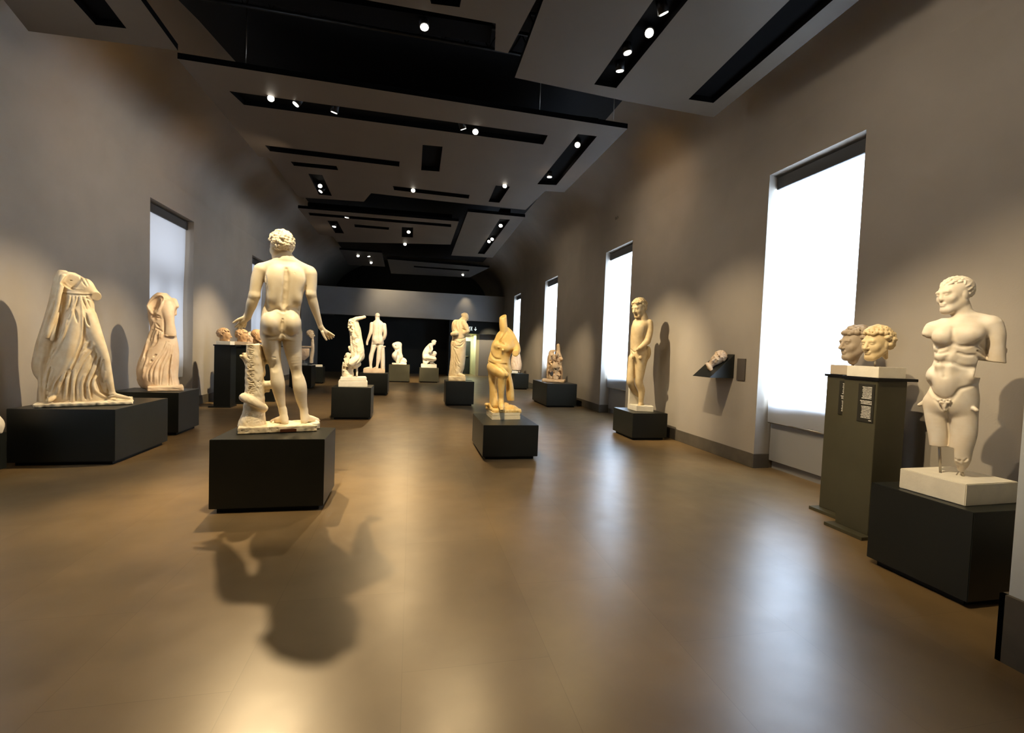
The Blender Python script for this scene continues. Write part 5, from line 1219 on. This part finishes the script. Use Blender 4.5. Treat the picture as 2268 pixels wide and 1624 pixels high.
FIX = [
 (600, 218, 'cam', 'bright spotlight leftmost in the long front slot of the large panel', dict(to=(-1.3, 3.8, 0.6), w=680, cone=56)),
 (655, 231, (-3.9, 6.8, 1.2), 'second spotlight from the left in the long front slot of the large panel', None),
 (740, 249, (-2.5, 9, 0.3), 'third spotlight from the left in the long front slot, turned away', None),
 (1026, 286, (2.4, 9, 1.2), 'fourth spotlight in the long front slot, right of the middle, turned away', None),
 (1053, 292, 'cam', 'fifth spotlight in the long front slot, rightmost and shining', dict(to=(0.6, 4.6, 0.0), w=240, cone=60)),
 (1279, 321, 'cam', 'spotlight at the near end of the right-hand slot of the large panel', dict(to=(3.2, 4.3, 0.2), w=260, cone=56)),
 (1217, 392, (2.6, 8.97, 0), 'small spotlight at the far end of the right-hand slot of the large panel', None),
 (709, 412, 'cam', 'shining spotlight in the short left slot at the back of the large panel', None),
 (710, 424, (-4.2, 10.5, 1.5), 'tilted spotlight just below the shining one in the short left slot', None),
 (915, 422, 'cam', 'bright spotlight in the middle back slot of the large panel', dict(to=(-0.6, 8.0, 0.0), w=480, cone=70)),
 (1118, 412, 'cam', 'spotlight in the short right slot at the back of the large panel', None),
 (1470, 30, (4.6, 5.5, 1.0), 'topmost spotlight in the long slot at the upper right, turned away', None),
 (1438, 73, 'cam', 'brightest spotlight in the long slot at the upper right', None),
 (1390, 117, (3.3, 5, 0), 'third spotlight down the long slot at the upper right', None),
 (1373, 157, (3.0, 6.5, 0), 'lowest spotlight in the long slot at the upper right, seen edge on', None),
 (940, 60, (0.4, 4.3, 1.2), 'single spotlight at the dark slot at the top middle', None),
 (768, 482, (-2.4, 14, 1.4), 'tilted spotlight in the front slot of the second panel', None),
 (740, 502, (-2.7, 14.2, 1.2), 'spotlight in the left square slot of the second panel', None),
 (905, 514, 'cam', 'spotlight in the square slot of the second panel', None),
 (897, 541, 'cam', 'brightest spotlight below the second panel, at its far edge', dict(to=(0.0, 13.0, 0.0), w=520, cone=75)),
 (1109, 500, 'cam', 'nearest of the three spotlights in the narrow right panel', None),
 (1090, 530, 'cam', 'middle of the three spotlights in the narrow right panel', None),
 (1083, 535, 'cam', 'farthest of the three spotlights in the narrow right panel', None),
 (793, 567, 'cam', 'left spotlight on the small black far panel', None),
 (817, 568, (-1.0, 19, 1.0), 'upper right spotlight on the small black far panel', None),
 (822, 582, 'cam', 'lower right spotlight on the small black far panel', None),
 (1025, 609, 'cam', 'lone spotlight on the dark brown panel nearest the far end', None),
]
for px, py, tg, lab, lp in FIX:
    p = atz(px, py, 5.03)
    t3 = (p[0] * 0.25, max(p[1] - 3.6, -1), 0.6) if tg == 'cam' else tg
    sz = 1.0 if p[1] < 12 else 1.15
    loc, d = spot_fix(px, py, t3, lab, size=sz)
    if lp: lamp(Vector(loc) + d * 0.05, lp['to'], lp['w'], lp['cone'], col=WARM)

# key lights on the sculptures, hung at panel height; the last row lights the far end
KEY = [
 ((-1.0, 3.9, 4.95), (-1.25, 4.95, 1.6), 560, 44), ((0.3, 2.2, 4.95), (-1.25, 4.95, 1.3), 130, 34),
 ((-0.7, 7.1, 4.95), (-4.05, 7.05, 1.45), 850, 38), ((-0.3, 6.7, 4.95), (-4.1, 8.75, 1.5), 900, 27),
 ((0.45, 2.0, 4.95), (3.95, 2.62, 1.55), 620, 42), ((1.2, 2.6, 4.95), (4.3, 3.65, 1.6), 300, 30),
 ((0.4, 4.3, 4.95), (1.45, 7.0, 1.25), 800, 28),
 ((1.2, 7.6, 5.0), (4.36, 8.2, 1.35), 900, 38), ((2.0, 4.9, 5.0), (4.7, 6.6, 1.2), 420, 42),
 ((-0.9, 7.0, 5.0), (-1.2, 10.4, 1.3), 1300, 26), ((-0.6, 10.7, 5.0), (-1.1, 15.3, 1.5), 1500, 26),
 ((-0.2, 16.4, 4.9), (-0.5, 20.4, 1.1), 1500, 28), ((0.4, 16.4, 4.9), (0.78, 20.5, 1.1), 1500, 28),
 ((0.2, 9.9, 5.0), (1.3, 12.8, 1.4), 950, 26), ((2.2, 9.8, 5.0), (4.2, 13.0, 1.2), 800, 30), ((2.3, 14.6, 4.9), (4.3, 18.0, 1.2), 1100, 32),
 ((-2.1, 11.2, 5.0), (-4.1, 12.8, 1.5), 1100, 44), ((-2.2, 14.8, 4.9), (-3.5, 18.2, 1.3), 900, 30),
 ((2.75, 24.55, 4.75), (2.78, 24.95, 3.2), 40, 60), ((-1.5, 23.2, 5.0), (-0.8, 25.0, 3.6), 120, 110), ((4.0, 24.2, 2.9), (4.3, 25.9, 1.2), 150, 70),  # beam scallop lamp, then added fills for the beam and vestibule wall
]
WALL_FILL = [((-2.0, 3.6, 4.9), (-4.9, 4.6, 2.9), 110), ((-2.0, 9.0, 4.85), (-4.9, 9.4, 3.0), 80), ((2.0, 3.4, 4.9), (4.9, 3.6, 2.9), 80), ((2.0, 8.8, 4.85), (4.9, 8.6, 3.0), 80), ((1.8, 14.5, 4.8), (4.9, 14.5, 3.0), 60), ((-1.8, 15, 4.8), (-4.9, 15, 3.0), 60)]  # added soft lamps that lift the walls, without fixtures
for a, b, w in (((-3.0, 7.6, 5.35), (-4.9, 8.4, 4.7), 14), ((-2.9, 10.5, 5.35), (-4.9, 11.0, 4.7), 14), ((3.2, 8.0, 5.35), (4.9, 8.6, 4.8), 14)): lamp(a, b, w, 100, 1.0, 0.1, (1.0, 0.62, 0.28))  # unseen warm lamps added above the panels for the glow on the walls
for a, b, w in WALL_FILL: lamp(a, b, w, 125, 1.0, 0.15, (1.0, 0.84, 0.64))
for a, b, w, c in KEY: lamp(a, b, w * 1.05, c + 2, 0.9, 0.035, WARM2)

# ------------------------------------------------------------------ daylight outside the windows; unseen lamp in the far doorway
def area(loc, rot, sx, sy, watts, col):
    l = bpy.data.lights.new('area_light', 'AREA'); l.shape = 'RECTANGLE'; l.size = sx; l.size_y = sy; l.energy = watts; l.color = col
    o = bpy.data.objects.new('area_light', l); COL.objects.link(o); o.location = loc; o.rotation_euler = rot
for a, b in WIN: area((6.6, (a + b) / 2, 2.7), (0, R_(90), 0), 3.6, 2.2, 950, (0.76, 0.88, 1.0))
a, b = LWIN[0]; area((-6.6, (a + b) / 2, 2.7), (0, R_(-90), 0), 3.6, 2.2, 330, (0.86, 0.93, 1.0))  # unseen left window, opened for cool fill on the right side
for a, b in (LWIN[1], LWIN[2]): area((-6.6, (a + b) / 2, 2.7), (0, R_(-90), 0), 3.6, 2.2, 52, (0.97, 0.98, 1.0))
area((2.9, 26.6, 2.3), (0, 0, 0), 0.9, 0.6, 45, (0.95, 1.0, 0.75))  # unseen lamp in the vestibule, lights the far doorway
w = bpy.data.worlds.new('world'); SC.world = w; w.use_nodes = True
w.node_tree.nodes['Background'].inputs[0].default_value = (0.55, 0.62, 0.75, 1); w.node_tree.nodes['Background'].inputs[1].default_value = 0.25

SC.view_settings.view_transform = 'Standard'; SC.view_settings.look = 'Medium High Contrast'; SC.view_settings.exposure = 0.2; SC.view_settings.gamma = 1.0
SC.cycles.use_denoising = True; SC.cycles.max_bounces = 6; SC.cycles.diffuse_bounces = 4; SC.cycles.glossy_bounces = 3; SC.cycles.transmission_bounces = 4
SC.cycles.sample_clamp_indirect = 4.0; SC.cycles.caustics_reflective = False; SC.cycles.caustics_refractive = False
